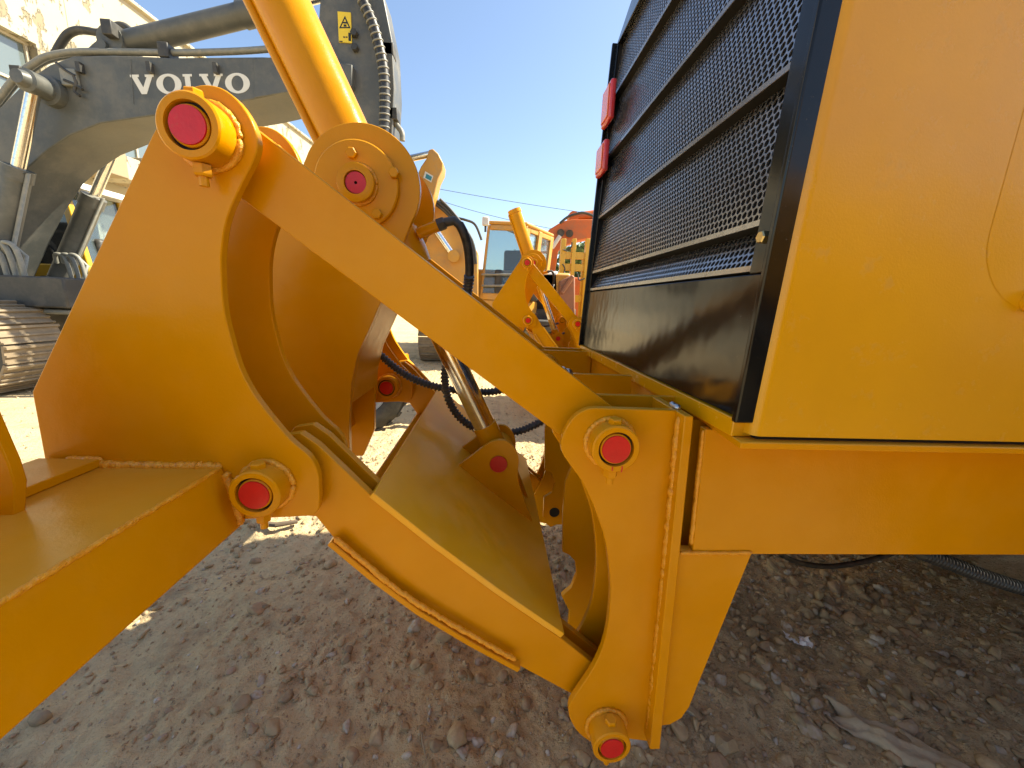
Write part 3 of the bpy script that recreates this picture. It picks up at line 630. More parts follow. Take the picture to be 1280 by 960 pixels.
# --- lower arm: side plates, wide top plate, bottom flange
cur['g'] = 'arm'
up = [(330, 572), (350, 545), (375, 541), (397, 556), (465, 621), (540, 683), (620, 742), (700, 797), (752, 838), (786, 870), (790, 895), (780, 915), (757, 924), (730, 905), (715, 868), (650, 833), (525, 762), (418, 674), (395, 646), (350, 642), (326, 615)]
armp = XZ(up, .69); a0, a1 = .6905, .7080
plate('arm_side', armp, .6905, .7085, 'paint', RIP); plate('arm_side', armp, .742, .760, 'paint', RIP)
plate('arm_side', armp, *mir(.6905, .7085), 'paint', RIP); plate('arm_side', armp, *mir(.742, .760), 'paint', RIP)
def sheet(path, th, Y0, Y1, name, up=1, m='paint'):
    pts = [Vector((x, z)) for x, z in path]; off = []
    for i, q in enumerate(pts):
        d = (pts[min(i+1, len(pts)-1)]-pts[max(i-1, 0)]).normalized(); n = Vector((-d.y, d.x))*up; off.append(q+n*th)
    return MB().prism([tuple(q) for q in pts]+[tuple(q) for q in off[::-1]], Y0, Y1).build(name, m, RIP, bevel=.0015)
tp = XZ([(462, 620), (540, 682), (616, 738), (660, 768), (700, 795)], .69)
tp = [(x+.0004, z+.0006) for x, z in tp]
sheet(tp, .013, .684, 1.626, 'arm_top_plate', m='dusty')  # lighter paint here stands in for the reflected horizon sky
bt = XZ([(414, 677), (468, 722), (525, 764), (590, 803), (651, 836)], .672); sheet(bt, .012, .672, 1.638, 'arm_bottom_plate', -1)
weld([P(x, y-2, .675) for x, y in ((418, 674), (440, 692), (468, 716), (495, 738), (525, 758), (558, 778), (590, 796), (620, 813), (645, 827))], .006, RIP)
MB().ring((pL[0], .7095, pL[2]), (pL[0], .7415, pL[2]), .05, .0275, 32).build('arm_bush', 'paint', RIP)
# clevis for the cylinder rod
cl = XZ([(571, 581), (588, 569), (605, 556), (618, 549), (632, 549), (643, 558), (648, 572), (648, 601), (666, 652), (666, 660)], 1.09)
cl = [tuple(p) for p in spline(cl, 3)]
for a, b in ((1.075, 1.09), (1.222, 1.237)): plate('clevis_plate', cl, a, b, 'paint', RIP, bevel=.001)
MB().cyl((pC[0], 1.07, pC[2]), (pC[0], 1.242, pC[2]), .0265, 32).build('clevis_pin', 'paint', RIP); MB().lathe((pC[0], 1.0675, pC[2]), (pC[0], 1.0705, pC[2]), [(0, 0), (0, .025), (1, .0265)], 30).build('pin_face', 'red', RIP)
weld([P(571+95*t, 583+73*t, 1.074) for t in np.linspace(0, 1, 14)], .005, RIP)
# --- hydraulic cylinder
cur['g'] = 'cyl'
T0 = Vector((cx, 1.155, cz)); C0 = Vector((pC[0], 1.155, pC[2])); ax = (T0-C0).normalized(); LC = (T0-C0).length
br_ = MB().lathe(T0-ax*.20, T0+ax*.60, [(0, 0), (0, .066), (.05, .070), (.12, .070), (.121, .0655), (.95, .0655), (.951, .072), (1, .072), (1, 0)], 48).build('cylinder_barrel', 'paint', RIP, ang=30)
MB().cyl((cx, 1.051, cz), (cx, 1.2615, cz), .034, 24).build('trunnion_pin', 'paint', br_)
sd_ = ax.cross(Vector((0, 1, 0))).normalized(); sd_ = sd_ if sd_.x < 0 else -sd_
po = sd_*.0725+Vector((0, -.012, 0))
MB().tube([T0-ax*.16+sd_*.06, T0-ax*.12+po, T0+ax*.1+po, T0+ax*.56+po, T0+ax*.59+sd_*.05], .011, 12).build('oil_pipe', 'paint', br_, ang=60)
MB().tube([T0+ax*.0+po*1.0+Vector((0, .03, 0)), T0+ax*.56+po+Vector((0, .03, 0))], .007, 10).build('oil_pipe', 'paint', br_, ang=60)
# port with elbow fitting
pe0 = P(523, 292, 1.12); pe1 = P(548, 282, 1.11); pe2 = P(566, 275, 1.11)
MB().tube([pe0, P(535, 287, 1.115), pe1], .015, 14).build('port_tube', 'paint', br_, ang=60)
hexbolt('hose_fitting', P(547, 282, 1.11), Vector(pe2)-Vector(pe1), .017, .022, 'gdark', br_); MB().tube([P(556, 278, 1.11), P(568, 276, 1.11), P(577, 284, 1.11)], .012, 12).build('elbow', 'gdark', br_, ang=60)
hose('hydraulic_hose', [P(574, 280, 1.11), P(580, 292, 1.11), P(585, 310, 1.12), P(587, 335, 1.13), P(585, 360, 1.15), P(577, 395, 1.2), P(562, 440, 1.25)], .0125, br_, ribbed=False)
hs_ = hose('spring_guard', [P(586.5, 344, 1.13), P(586, 352, 1.14), P(584, 364, 1.15), P(580, 380, 1.17)], .0155, br_, pitch=.010)
cur['g'] = 'rod'
MB().lathe(C0+ax*.05, T0-ax*.19, [(0, 0), (0, .034), (1, .034), (1, 0)], 40).build('cylinder_rod', 'chrome', RIP, ang=30)
MB().lathe(C0+ax*.03, C0+ax*.105, [(0, 0), (0, .038), (1, .038), (1, 0)], 32).build('rod_collar', 'paint', RIP, ang=30)
MB().ring((pC[0], 1.092, pC[2]), (pC[0], 1.22, pC[2]), .052, .027, 36).build('rod_eye', 'paint', RIP, ang=30)
cur['g'] = 'hoses'
hose('corrugated_hose', [P(562, 440, 1.25), P(556, 468, 1.27), P(560, 497, 1.27), P(573, 520, 1.27), P(592, 534, 1.27), P(615, 541, 1.28), P(642, 540, 1.28), P(660, 535, 1.28), P(690, 520, 1.28)], .0145, RIP)
hose('corrugated_hose', [P(462, 432, 1.34), P(478, 446, 1.34), P(500, 464, 1.34), P(525, 477, 1.34), P(558, 486, 1.34), P(600, 490, 1.34), P(625, 488, 1.34), P(665, 478, 1.34)], .0145, RIP)
cur['g'] = None

# ------------------------------------------------------------------ second grader and ripper beside it (copies)
SKIP = set()
def copy_tree(rt, loc, mats, label):
    r = rt.copy(); COL.objects.link(r); r.location = loc; r['label'] = label
    for ch in list(rt.children):
        if ch in SKIP: continue
        c = ch.copy(); COL.objects.link(c); c.parent = r
        c.matrix_basis = Matrix.Translation(-rt.location) @ mats.get(GRP.get(ch), Matrix.Identity(4)) @ Matrix.Translation(rt.location) @ ch.matrix_basis
        for gch in list(ch.children):
            d = gch.copy(); COL.objects.link(d); d.parent = c; d.matrix_basis = gch.matrix_basis.copy()
    return r
OFF = Vector((.655, 3.30, .06)); SKIP.update([beam]+[o for o in RIP.children if o.name.startswith('shank')])
dl = Vector((.105, 0, .11))
def aboutY(p, a): return Matrix.Translation(p) @ Matrix.Rotation(a, 4, 'Y') @ Matrix.Translation(-Vector(p))
def dirang(a, b): return math.atan2(b.z-a.z, b.x-a.x)
bUv, pUv, bLv, pLv = Vector(bU), Vector(pU), Vector(bL), Vector(pL)
aL = -(dirang(bUv, pUv+dl)-dirang(bUv, pUv)); aA = -(dirang(bLv, pLv+dl)-dirang(bLv, pLv))
mA = aboutY(bLv, aA); mLug = Matrix.Translation(dl); mLink = aboutY(bUv, aL)
T1 = mLug @ T0; C1 = mA @ C0; aC = -(dirang(C1, T1)-dirang(C0, T0))
mCyl = Matrix.Translation(T1-T0) @ aboutY(T0, aC); mRod = Matrix.Translation(C1-C0) @ aboutY(C0, aC)
RI2 = copy_tree(RIP, RIP.location+OFF, dict(fix=Matrix.Identity(4), lug=mLug, link=mLink, arm=mA, cyl=mCyl, rod=mRod), 'yellow ripper on the neighbouring grader, standing before the glazed excavator cab')
GR2 = copy_tree(GRA, GRA.location+OFF+Vector((.45, 0, -.06)), {}, 'neighbouring yellow motor grader parked beyond the first one')

GR3 = copy_tree(GRA, GRA.location+Vector((-.55, -3.9, 0)), {}, 'yellow motor grader parked across the aisle from the ripper')  # out of view, added to bounce warm light and fill paint reflections
# ================================================================== big grey excavator
EX = root('grey_excavator', (-6, 5.8, 0), 'weathered grey excavator with white VOLVO lettering on its boom', 'excavator')
Y0, Y1 = 5.50, 6.17
bp = [(-60, 190), (-20, 152), (0, 134), (34, 100), (62, 81), (91, 70), (141, 69), (219, 72), (328, 71), (400, 74), (440, 80), (440, 108), (384, 109), (316, 124), (200, 143), (125, 154), (87, 169), (60, 187), (34, 210), (10, 248), (-10, 290), (-35, 350), (-80, 350)]
bxz = XZ(bp, Y0)
boom = MB().prism(bxz, Y0, Y1).build('boom', 'grey', EX, bevel=.012)
# raised fabricated tip section
tipp = XZ([(318, 74), (362, 69), (398, 72), (400, 106), (382, 111), (318, 122)], Y0-.012); MB().prism(tipp, Y0-.014, Y0-.001).build('boom_tip_plate', 'grey', boom, bevel=.004)
# lettering
tx = bpy.data.curves.new('lettering', 'FONT')
def slab_letters():
    # V O L V O as slab-serif strokes, unit height
    out = []
    def poly(pts, x): out.append([(x+a, b) for a, b in pts])
    V_ = [(-.06, 1), (.36, 1), (.36, .88), (.28, .88), (.50, .34), (.72, .88), (.64, .88), (.64, 1), (1.06, 1), (1.06, .88), (.98, .88), (.62, 0), (.38, 0), (.02, .88), (-.06, .88)]
    L_ = [(0, 1), (.44, 1), (.44, .88), (.34, .88), (.34, .13), (.62, .13), (.68, .36), (.80, .36), (.78, 0), (0, 0), (0, .12), (.09, .12), (.09, .88), (0, .88)]
    x = 0
    for ch in 'VOLVO':
        if ch == 'V': poly(V_, x); x += 1.18
        elif ch == 'L': poly(L_, x); x += .86
        else:
            n = 40; o = [(x+.56+.60*math.cos(2*math.pi*k/n), .5+.53*math.sin(2*math.pi*k/n)) for k in range(n)]
            i = [(x+.56+.29*math.cos(2*math.pi*k/n), .5+.40*math.sin(2*math.pi*k/n)) for k in range(n)]; out.append((o, i)); x += 1.26
    return out, x-.1
LT, LW = slab_letters(); bpy.data.curves.remove(tx)
la, lb, lc = P(166, 118, Y0), P(312, 116, Y0), P(168, 94, Y0)
ux = Vector(lb)-Vector(la); uy = Vector((0, 0, lc[2]-la[2])); yy = Y0-.004
def lp(a, b): q = Vector(la)+ux*((a+.06)/LW)+uy*b; return (q.x, q.z)
for L_ in LT:
    if isinstance(L_, tuple):
        o, i = L_; n = len(o); V = [(*lp(*p),) for p in o]+[(*lp(*p),) for p in i]; V = [(a, yy, b) for a, b in V]; V += [(a, yy+.003, b) for a, _, b in V]
        Fc = []
        for k in range(n):
            k2 = (k+1) % n; Fc += [(k, k2, n+k2, n+k), (2*n+k, 2*n+k2, 3*n+k2, 3*n+k), (k, k2, 2*n+k2, 2*n+k)]
        mk('letter', V, Fc, 'letter', boom)
    else: MB().prism([lp(*p) for p in L_], yy, yy+.003).build('letter', 'letter', boom)
# seams and brackets
for x, y in ((97, 84), (185, 84), (268, 85)): MB().box(tuple(P(x-2, y+5, Y0-.06)), (P(x+2, y-4, Y0-.06)[0], Y0-.0005, P(x+2, y-4, Y0)[2])).build('clip', 'gdark', boom)
for xs in (163, 318): MB().tube([P(xs, 73, Y0-.001), P(xs+4, 130 if xs < 200 else 118, Y0-.001)], .006, 6).build('weld_seam', 'grey', boom)
# boom cylinder pin and cylinders
pp = P(68, 117, Y0); MB().lathe((pp[0], Y0-.38, pp[2]), (pp[0], Y1+.38, pp[2]), [(0, 0), (0, .07), (.05, .09), (.06, .12), (.20, .12), (.205, .16), (.31, .16), (.315, .22), (.325, .22), (.68, .22), (.69, .16), (.80, .16), (.81, .12), (1, .1), (1, 0)], 28).build('boom_pin', 'grey', EX, ang=30)
def hyd(p0, p1, split, r, rr, parent, name='boom_cylinder', m='grey'):
    p0, p1 = Vector(p0), Vector(p1); mid = p0.lerp(p1, split)
    b = MB().lathe(p0, mid, [(0, 0), (0, r), (.9, r), (.9, r*1.12), (1, r*1.12), (1, 0)], 24).build(name, m, parent, ang=30)
    MB().cyl(mid, p1, rr, 20).build('rod', 'chrome', b); MB().lathe(p0-Vector((0, r*1.1, 0)), p0+Vector((0, r*1.1, 0)), [(0, 0), (0, r*1.2), (1, r*1.2), (1, 0)], 20).build('eye', m, b); return b
yn = Y0-.20; c_top = Vector((pp[0], yn, pp[2])); c_bot = Vector(P(-6, 352, yn))
h1 = hyd(c_bot, c_top, .60, .125, .062, EX)
yf = Y1+.22; c_top2 = Vector((pp[0], yf, pp[2])); c_bot2 = Vector(P(70, 358, yf)); h2 = hyd(c_bot2, c_top2, .58, .125, .062, EX)
for hb, b0, t0, yv in ((h1, c_bot, c_top, yn), (h2, c_bot2, c_top2, yf)):
    o = Vector((.16, -.03, 0)); a = b0.lerp(t0, .57)
    MB().tube([a+Vector((.02, -.1, 0)), a+o, b0.lerp(t0, .2)+o, b0.lerp(t0, .16)+o+Vector((.16, 0, -.04)), b0.lerp(t0, .10)+o+Vector((.2, -.05, -.1))], .022, 8).build('oil_pipe', 'pipe', hb, ang=60)
    for k in range(3):
        s0 = b0.lerp(t0, .15)+Vector((.05+.10*k, -.17, .0))
        MB().tube(spline([s0, s0+Vector((.06, -.05, .12)), s0+Vector((.18, -.05, .05)), s0+Vector((.20, -.03, -.35)), s0+Vector((.10, 0, -.62)), s0+Vector((-.3, .1, -.66))], 5), .026, 8).build('oil_hose', 'pipe', hb, ang=60)
# arm cylinder on top
ya = 5.75; hA = hyd(P(150, 57, ya), P(470, -22, ya), .53, .125, .065, EX, 'arm_cylinder')
MB().prism(XZ([(98, 70), (118, 52), (127, 47), (136, 50), (140, 62), (142, 72)], 5.62), 5.62, 5.88).build('cylinder_bracket', 'grey', EX, bevel=.01)
p = P(129, 57, 5.60); MB().cyl((p[0], 5.57, p[2]), (p[0], 5.93, p[2]), .055, 20).build('bracket_pin', 'grey', EX)
# pipes along the boom
MB().tube(spline([P(x, y, 5.60) for x, y in ((-30, 160), (0, 122), (20, 97), (45, 78), (62, 70), (95, 65), (150, 65), (220, 66), (300, 64), (362, 59))], 6), .036, 10).build('boom_pipe', 'pipe', EX, ang=60)
MB().tube(spline([P(x, y, 5.72) for x, y in ((-30, 168), (0, 130), (22, 103), (48, 82), (66, 74), (95, 69), (150, 70))], 6), .03, 10).build('boom_pipe', 'pipe', EX, ang=60)
MB().tube(spline([P(x, y, 5.8) for x, y in ((68, 70), (76, 55), (85, 43), (97, 38), (112, 39), (124, 41), (136, 38), (146, 33), (156, 33), (168, 42), (180, 47))], 6), .042, 10).build('oil_hose', 'gdark', EX, ang=60)
for x, y in ((26, 94), (138, 37), (208, 65), (355, 60)):
    q = P(x, y, 5.58); MB().box((q[0]-.06, 5.52, q[2]-.08), (q[0]+.06, 5.70, q[2]+.08)).build('pipe_clamp', 'gdark', EX, bevel=.01)
MB().tube([P(357, 60, 5.5), P(362, 72, 5.47), P(363, 84, 5.49)], .02, 8).build('hook', 'gdark', EX)
for pts in ([(70, 78), (82, 88), (94, 95)], [(80, 100), (92, 105), (103, 112)], [(92, 95), (95, 104), (93, 114), (100, 120)]):
    MB().tube(spline([P(x, y, Y0-.05) for x, y in pts], 4), .016, 6).build('cable', 'gdark', EX)
q = P(87, 97, Y0-.03); MB().box((q[0]-.09, Y0-.05, q[2]-.09), (q[0]+.09, Y0-.001, q[2]+.09)).build('junction_box', 'pipe', EX, bevel=.01)
# arm (stick) hanging from the boom tip
st = XZ([(404, -60), (455, -70), (478, -10), (490, 50), (493, 110), (490, 170), (476, 260), (462, 330), (420, 330), (412, 250), (398, 165), (388, 125), (396, 60)], 5.62)
stick = MB().prism(st, 5.62, 6.05).build('arm', 'grey', EX, bevel=.012)
q0_, q1_ = P(422, 14.5, 5.61), P(440, 54, 5.61); lab = MB().box((q0_[0], 5.606, q1_[2]), (q1_[0], 5.6195, q0_[2])).build('warning_label', 'sticker', stick)
def onlab(px, py): q = P(px, py, 5.603); return (q[0], q[2])
tri = [onlab(423.8, 35.2), onlab(438.2, 35.2), onlab(431, 19.5)]; tri2 = [onlab(426.3, 33.6), onlab(435.7, 33.6), onlab(431, 23.2)]
MB().add([(a, 5.6045, b) for a, b in tri+tri2], [(0, 1, 4, 3), (1, 2, 5, 4), (2, 0, 3, 5)]).build('warning_triangle', 'ink', lab, ang=None)
for a, b in (((428.6, 29), (433.5, 27.4)), ((429.5, 33), (433, 30.5)), ((429, 47), (431.5, 45.5)), ((432.3, 47), (434.3, 45.5)), ((435.6, 51), (438.4, 41)), ((424, 52), (428, 51))):
    x0, z0 = onlab(*a); x1, z1 = onlab(*b); MB().box((x0, 5.604, z0), (x1, 5.606, z1)).build('print', 'ink', lab)
for x, y in ((443, 42), (444, 60)): q = P(x, y, 5.6); hexbolt('bolt', (q[0], 5.6195, q[2]), (0, -1, 0), .045, .06, 'gdark', EX)
hp = spline([P(x, y, 5.5) for x, y in ((449, -20), (453, 0), (465, 28), (473, 55), (479, 85), (481, 120), (480, 170))], 24); wh = MB().tube(hp, .060, 14).build('wrapped_hose', 'rubber', EX, ang=70)
hp = np.array(hp); hl = np.concatenate([[0], np.cumsum(np.linalg.norm(np.diff(hp, axis=0), axis=1))])
for t in np.arange(.03, hl[-1], .072):
    c_ = Vector([np.interp(t, hl, hp[:, i]) for i in range(3)]); d_ = (Vector([np.interp(t+.01, hl, hp[:, i]) for i in range(3)])-c_).normalized(); d_ = (d_+Vector((.0, .18, 0))).normalized()
    MB().lathe(c_-d_*.010, c_+d_*.010, [(0, .058), (.1, .066), (.5, .070), (.9, .066), (1, .058)], 18).build('hose_wrap', 'pipe', wh, ang=60)
MB().tube(spline([P(x, y, 5.72) for x, y in ((462, -20), (478, 20), (487, 50), (490, 70), (491, 120), (493, 150), (502, 165), (503, 176))], 5), .035, 8).build('oil_hose', 'pipe', EX, ang=60)
MB().tube(spline([P(x, y, 5.66) for x, y in ((455, -20), (470, 15), (480, 45), (483, 60))], 5), .035, 8).build('oil_hose', 'pipe', EX, ang=60)
for x, y in ((487, 64), (492, 144)): q = P(x, y, 5.68); MB().box((q[0]-.09, 5.62, q[2]-.07), (q[0]+.06, 5.78, q[2]+.07)).build('hose_clamp', 'gdark', EX, bevel=.01)
# upper structure, cab
zf = P(60, 392, 5.2)[2]
dk = P(75, 388, 5.4); MB().box((-10.5, 4.95, .98), (-5.05, 7.4, 1.34)).build('deck', 'gdark', EX, bevel=.02)
MB().box((-10.5, 5.0, 1.341), (-7.2, 5.5, 2.2)).build('engine_cover', 'gdark', EX, bevel=.03)
MB().prism([(-8.2, 1.341), (-6.9, 1.341), (-7.1, 1.9), (-7.6, 2.35), (-8.2, 2.35)], 5.35, 5.47).build('boom_mount', 'gdark', EX, bevel=.02); MB().prism([(-8.2, 1.341), (-6.9, 1.341), (-7.1, 1.9), (-7.6, 2.35), (-8.2, 2.35)], 6.2, 6.32).build('boom_mount', 'gdark', EX, bevel=.02)
yc0, yc1 = 6.55, 7.5
def cabpt(px, py): q = P(px, py, yc0); return (q[0], q[2])
cb = [cabpt(*p) for p in ((40, 345), (110, 345), (109, 336), (70, 232), (60, 226), (20, 226), (15, 345))]
xf = P(150, 300, 6.9)[0]
zc0, zc1 = 1.345, P(95, 225, yc0)[2]
x0c, x1c = P(30, 300, yc0)[0], P(108, 342, yc0)[0]; x2c = P(70, 232, yc0)[0]
cab = MB().prism([(x0c, zc0), (x1c+.05, zc0), (x1c+.05, zc0+.22), (x0c, zc0+.22)], yc0, yc1).build('cab_base', 'cabyel', EX, bevel=.02)
MB().prism([(x0c, zc1-.12), (x2c+.35, zc1-.12), (x2c+.25, zc1), (x0c, zc1+.05)], yc0, yc1).build('cab_roof', 'white', EX, bevel=.04)
for yv in (yc0, yc1-.09):
    MB().prism([(x1c-.06, zc0+.2), (x1c+.05, zc0+.2), (x2c+.09, zc1-.1), (x2c-.02, zc1-.1)], yv, yv+.09).build('cab_pillar', 'cabyel', EX, bevel=.015)
    MB().prism([(x0c, zc0+.2), (x0c+.1, zc0+.2), (x0c+.1, zc1-.1), (x0c, zc1-.1)], yv, yv+.09).build('cab_pillar', 'cabyel', EX, bevel=.015)
MB().prism([(x0c+.1, zc0+.22), (x1c-.06, zc0+.22), (x2c-.02, zc1-.12), (x0c+.1, zc1-.12)], yc0+.03, yc0+.05).build('side_window', 'glassd', EX)
MB().add([(x1c+.02, yc0+.09, zc0+.22), (x1c+.02, yc1-.09, zc0+.22), (x2c+.06, yc1-.09, zc1-.12), (x2c+.06, yc0+.09, zc1-.12), (x1c-.01, yc0+.09, zc0+.22), (x1c-.01, yc1-.09, zc0+.22), (x2c+.03, yc1-.09, zc1-.12), (x2c+.03, yc0+.09, zc1-.12)],
         [(0, 1, 2, 3), (4, 5, 6, 7), (0, 1, 5, 4), (1, 2, 6, 5), (2, 3, 7, 6), (3, 0, 4, 7)]).build('windscreen', 'glass', EX)
MB().box((x0c+.3, 6.8, 1.57), (x0c+.85, 7.3, 2.0)).box((x0c+.28, 6.82, 2.0), (x0c+.45, 7.28, 2.75)).build('seat', 'gdark', EX, bevel=.05)
# handrail mirror
MB().tube([(x2c+.2, yc0-.05, zc1-.1), (x2c+.4, yc0-.1, zc1-.2), (x2c+.45, yc0-.1, zc1-.6)], .02, 8).build('mirror_arm', 'gdark', EX)
# undercarriage with track shoes
def track(yc, w, xfr, xbk, parent, zr=.50, n=48):
    ir = zr-.08; za = zr
    fr = MB().prism([(xbk, .25), (xfr, .25), (xfr, .75), (xbk, .75)], yc-w*.22, yc+w*.22).build('track_frame', 'gdark', parent, bevel=.05)
    for xx in (xfr, xbk): MB().lathe((xx, yc-w*.2, za), (xx, yc+w*.2, za), [(0, 0), (0, ir*.8), (.3, ir), (.7, ir), (1, ir*.8), (1, 0)], 32).build('idler', 'gdark', fr, ang=30)
    L1 = xfr-xbk; per = 2*L1+2*math.pi*zr; sh = None
    m = MB(); pl = per/n
    m.box((-pl*.46, -w/2, -.012), (pl*.46, w/2, .012)); m.box((-pl*.44, -w/2, .012), (-pl*.30, w/2, .045)); m.box((pl*.02, -w/2, .012), (pl*.12, w/2, .035)); m.box((pl*.40, -w/2, .012), (pl*.50, w/2, .030))
    me = None
    for k in range(n):
        s = (k+.5)*pl
        if s < L1: x, z, a = xbk+s, za+zr, 0
        elif s < L1+math.pi*zr: t = (s-L1)/zr; x, z, a = xfr+zr*math.sin(t), za+zr*math.cos(t), t
        elif s < 2*L1+math.pi*zr: x, z, a = xfr-(s-L1-math.pi*zr), za-zr, math.pi
        else: t = math.pi+(s-2*L1-math.pi*zr)/zr; x, z, a = xbk+zr*math.sin(t), za+zr*math.cos(t), t
        if me is None: o = m.build('track_shoe', 'track', parent, ang=None); me = o.data
        else: o = bpy.data.objects.new('track_shoe', me); link(o, parent)
        o.matrix_basis = Matrix.Translation(Vector((x, yc, z+.035))-parent.location) @ Matrix.Rotation(a, 4, 'Y')
ft = PZ(40, 482, 0.0)
track(4.72, .62, -5.75, -9.2, EX, zr=.49); track(7.0, .62, -5.75, -9.2, EX, zr=.49)
MB().box((-9, 5.2, .35), (-6, 6.5, .9)).build('car_body', 'gdark', EX, bevel=.03)
MB().lathe((-7.5, 5.85, .9), (-7.5, 5.85, .985), [(0, 0), (0, .9), (1, .9), (1, 0)], 40).build('slew_ring', 'gdark', EX)
MB().tube([(-9, 5.05, .93), (-4.9, 5.05, .93)], .03, 8).build('hand_rail', 'pipe', EX)

# ================================================================== yellow excavator behind, facing us
E2 = root('yellow_excavator', (-.2, 9.6, 0), 'dusty yellow excavator with large glazed cab behind the neighbouring ripper', 'excavator')
Yc2 = 7.4
def q2(px, py, Y=Yc2): return Vector(P(px, py, Y))
# cab: front face to the left, side face to the right going back
A0 = q2(600, 372); A1 = q2(646, 378); At0 = q2(612, 282); At1 = q2(650, 279)
zB, zTp = 1.30, q2(630, 280)[2]
fx0, fx1 = q2(600, 330)[0], q2(650, 330)[0]; dv = Vector((.80, 1.05, 0))*1.0
F0 = Vector((fx0, Yc2, 0)); F1 = Vector((fx1, Yc2-.05, 0)); B1 = F1+Vector((.66, 1.1, 0)); B0 = F0+Vector((.66, 1.15, 0))
def quadbox(bl, br, tl, tr, th, name, m, parent):
    bl, br, tl, tr = map(Vector, (bl, br, tl, tr)); n = (br-bl).cross(tl-bl).normalized()*th
    V = [bl, br, tr, tl, bl-n, br-n, tr-n, tl-n]; return mk(name, V, [(0, 1, 2, 3), (4, 5, 6, 7), (0, 1, 5, 4), (1, 2, 6, 5), (2, 3, 7, 6), (3, 0, 4, 7)], m, parent, bevel=min(.015, th*.3))
def z_(v, z): return Vector((v.x, v.y, z))
lean = Vector((.12, .10, 0))
def face(a, b, name, glass, pw):
    for t0, t1 in ((0, pw), (1-pw, 1)):
        quadbox(z_(a.lerp(b, t0), zB), z_(a.lerp(b, t1), zB), z_(a.lerp(b, t0)+lean, zTp), z_(a.lerp(b, t1)+lean, zTp), .07, 'cab_pillar', 'exyel', E2)
    quadbox(z_(a.lerp(b, pw), zTp-.09)+lean*.95, z_(a.lerp(b, 1-pw), zTp-.09)+lean*.95, z_(a.lerp(b, pw)+lean, zTp), z_(a.lerp(b, 1-pw)+lean, zTp), .07, 'cab_header', 'exyel', E2)
    quadbox(z_(a.lerp(b, pw), zB), z_(a.lerp(b, 1-pw), zB), z_(a.lerp(b, pw), zB+.12), z_(a.lerp(b, 1-pw), zB+.12), .07, 'cab_sill', 'exyel', E2)
    nn = (z_(b, 0)-z_(a, 0)).cross(Vector((0, 0, 1))).normalized()*-.03
    g_ = quadbox(z_(a.lerp(b, pw), zB+.12)+nn, z_(a.lerp(b, 1-pw), zB+.12)+nn, z_(a.lerp(b, pw)+lean*.93, zTp-.09)+nn, z_(a.lerp(b, 1-pw)+lean*.93, zTp-.09)+nn, .012, name, glass, E2)
face(F0, F1, 'windscreen', 'glass', .065); face(F1+Vector((.0, .07, 0)), B1, 'side_window', 'glass', .12)
for t in (.42, .47): quadbox(z_((F1).lerp(B1, t), zB), z_(F1.lerp(B1, t+.07), zB), z_(F1.lerp(B1, t)+lean, zTp), z_(F1.lerp(B1, t+.07)+lean, zTp), .08, 'door_pillar', 'exyel', E2); 
rf = [F0+lean, F1+lean, B1+lean, B0+lean]; V = [z_(v, zTp) for v in rf]+[z_(v, zTp+.07) for v in rf]
mk('cab_roof', V, [(0, 1, 2, 3), (4, 5, 6, 7), (0, 1, 5, 4), (1, 2, 6, 5), (2, 3, 7, 6), (3, 0, 4, 7)], 'exyel', E2, bevel=.03)
V = [z_(v, .75) for v in (F0, F1, B1, B0)]+[z_(v, zB-.002) for v in (F0, F1, B1, B0)]; mk('cab_base', V, [(0, 1, 2, 3), (4, 5, 6, 7), (0, 1, 5, 4), (1, 2, 6, 5), (2, 3, 7, 6), (3, 0, 4, 7)], 'exyel', E2, bevel=.03)
sc0 = (F0+F1+B0+B1)/4
MB().box((sc0.x-.25, sc0.y-.1, 1.302), (sc0.x+.25, sc0.y+.35, 1.72)).box((sc0.x-.24, sc0.y+.24, 1.72), (sc0.x+.24, sc0.y+.36, 2.3)).build('seat', 'gdark', E2, bevel=.05)
quadbox(z_(B0, zB), z_(B1, zB), z_(B0, zB+1.05), z_(B1, zB+1.05), .05, 'cab_rear', 'gdark', E2)
MB().box((sc0.x-.42, sc0.y-.55, 1.302), (sc0.x-.28, sc0.y+.1, 1.85)).box((sc0.x+.28, sc0.y-.55, 1.302), (sc0.x+.40, sc0.y+.1, 1.85)).build('console', 'gdark', E2, bevel=.03)
for py, in ((343,), (357,)): MB().tube([q2(602, py, Yc2-.06), q2(642, py, Yc2-.1)], .018, 8).build('cab_rail', 'pipe', E2)
wl_ = q2(607, 278, Yc2-.1); MB().box(tuple(wl_-Vector((.06, .05, .06))), tuple(wl_+Vector((.06, .05, .09)))).build('work_lamp', 'white', E2, bevel=.02); MB().cyl(wl_-Vector((0, 0, .16)), wl_-Vector((0, 0, .05)), .02, 8).build('lamp_post', 'gdark', E2)
MB().tube(spline([q2(568, 272, 7.2), q2(582, 275, 7.2), q2(594, 281, 7.2), q2(602, 300, 7.2)], 5), .022, 8).build('cable', 'gdark', E2)
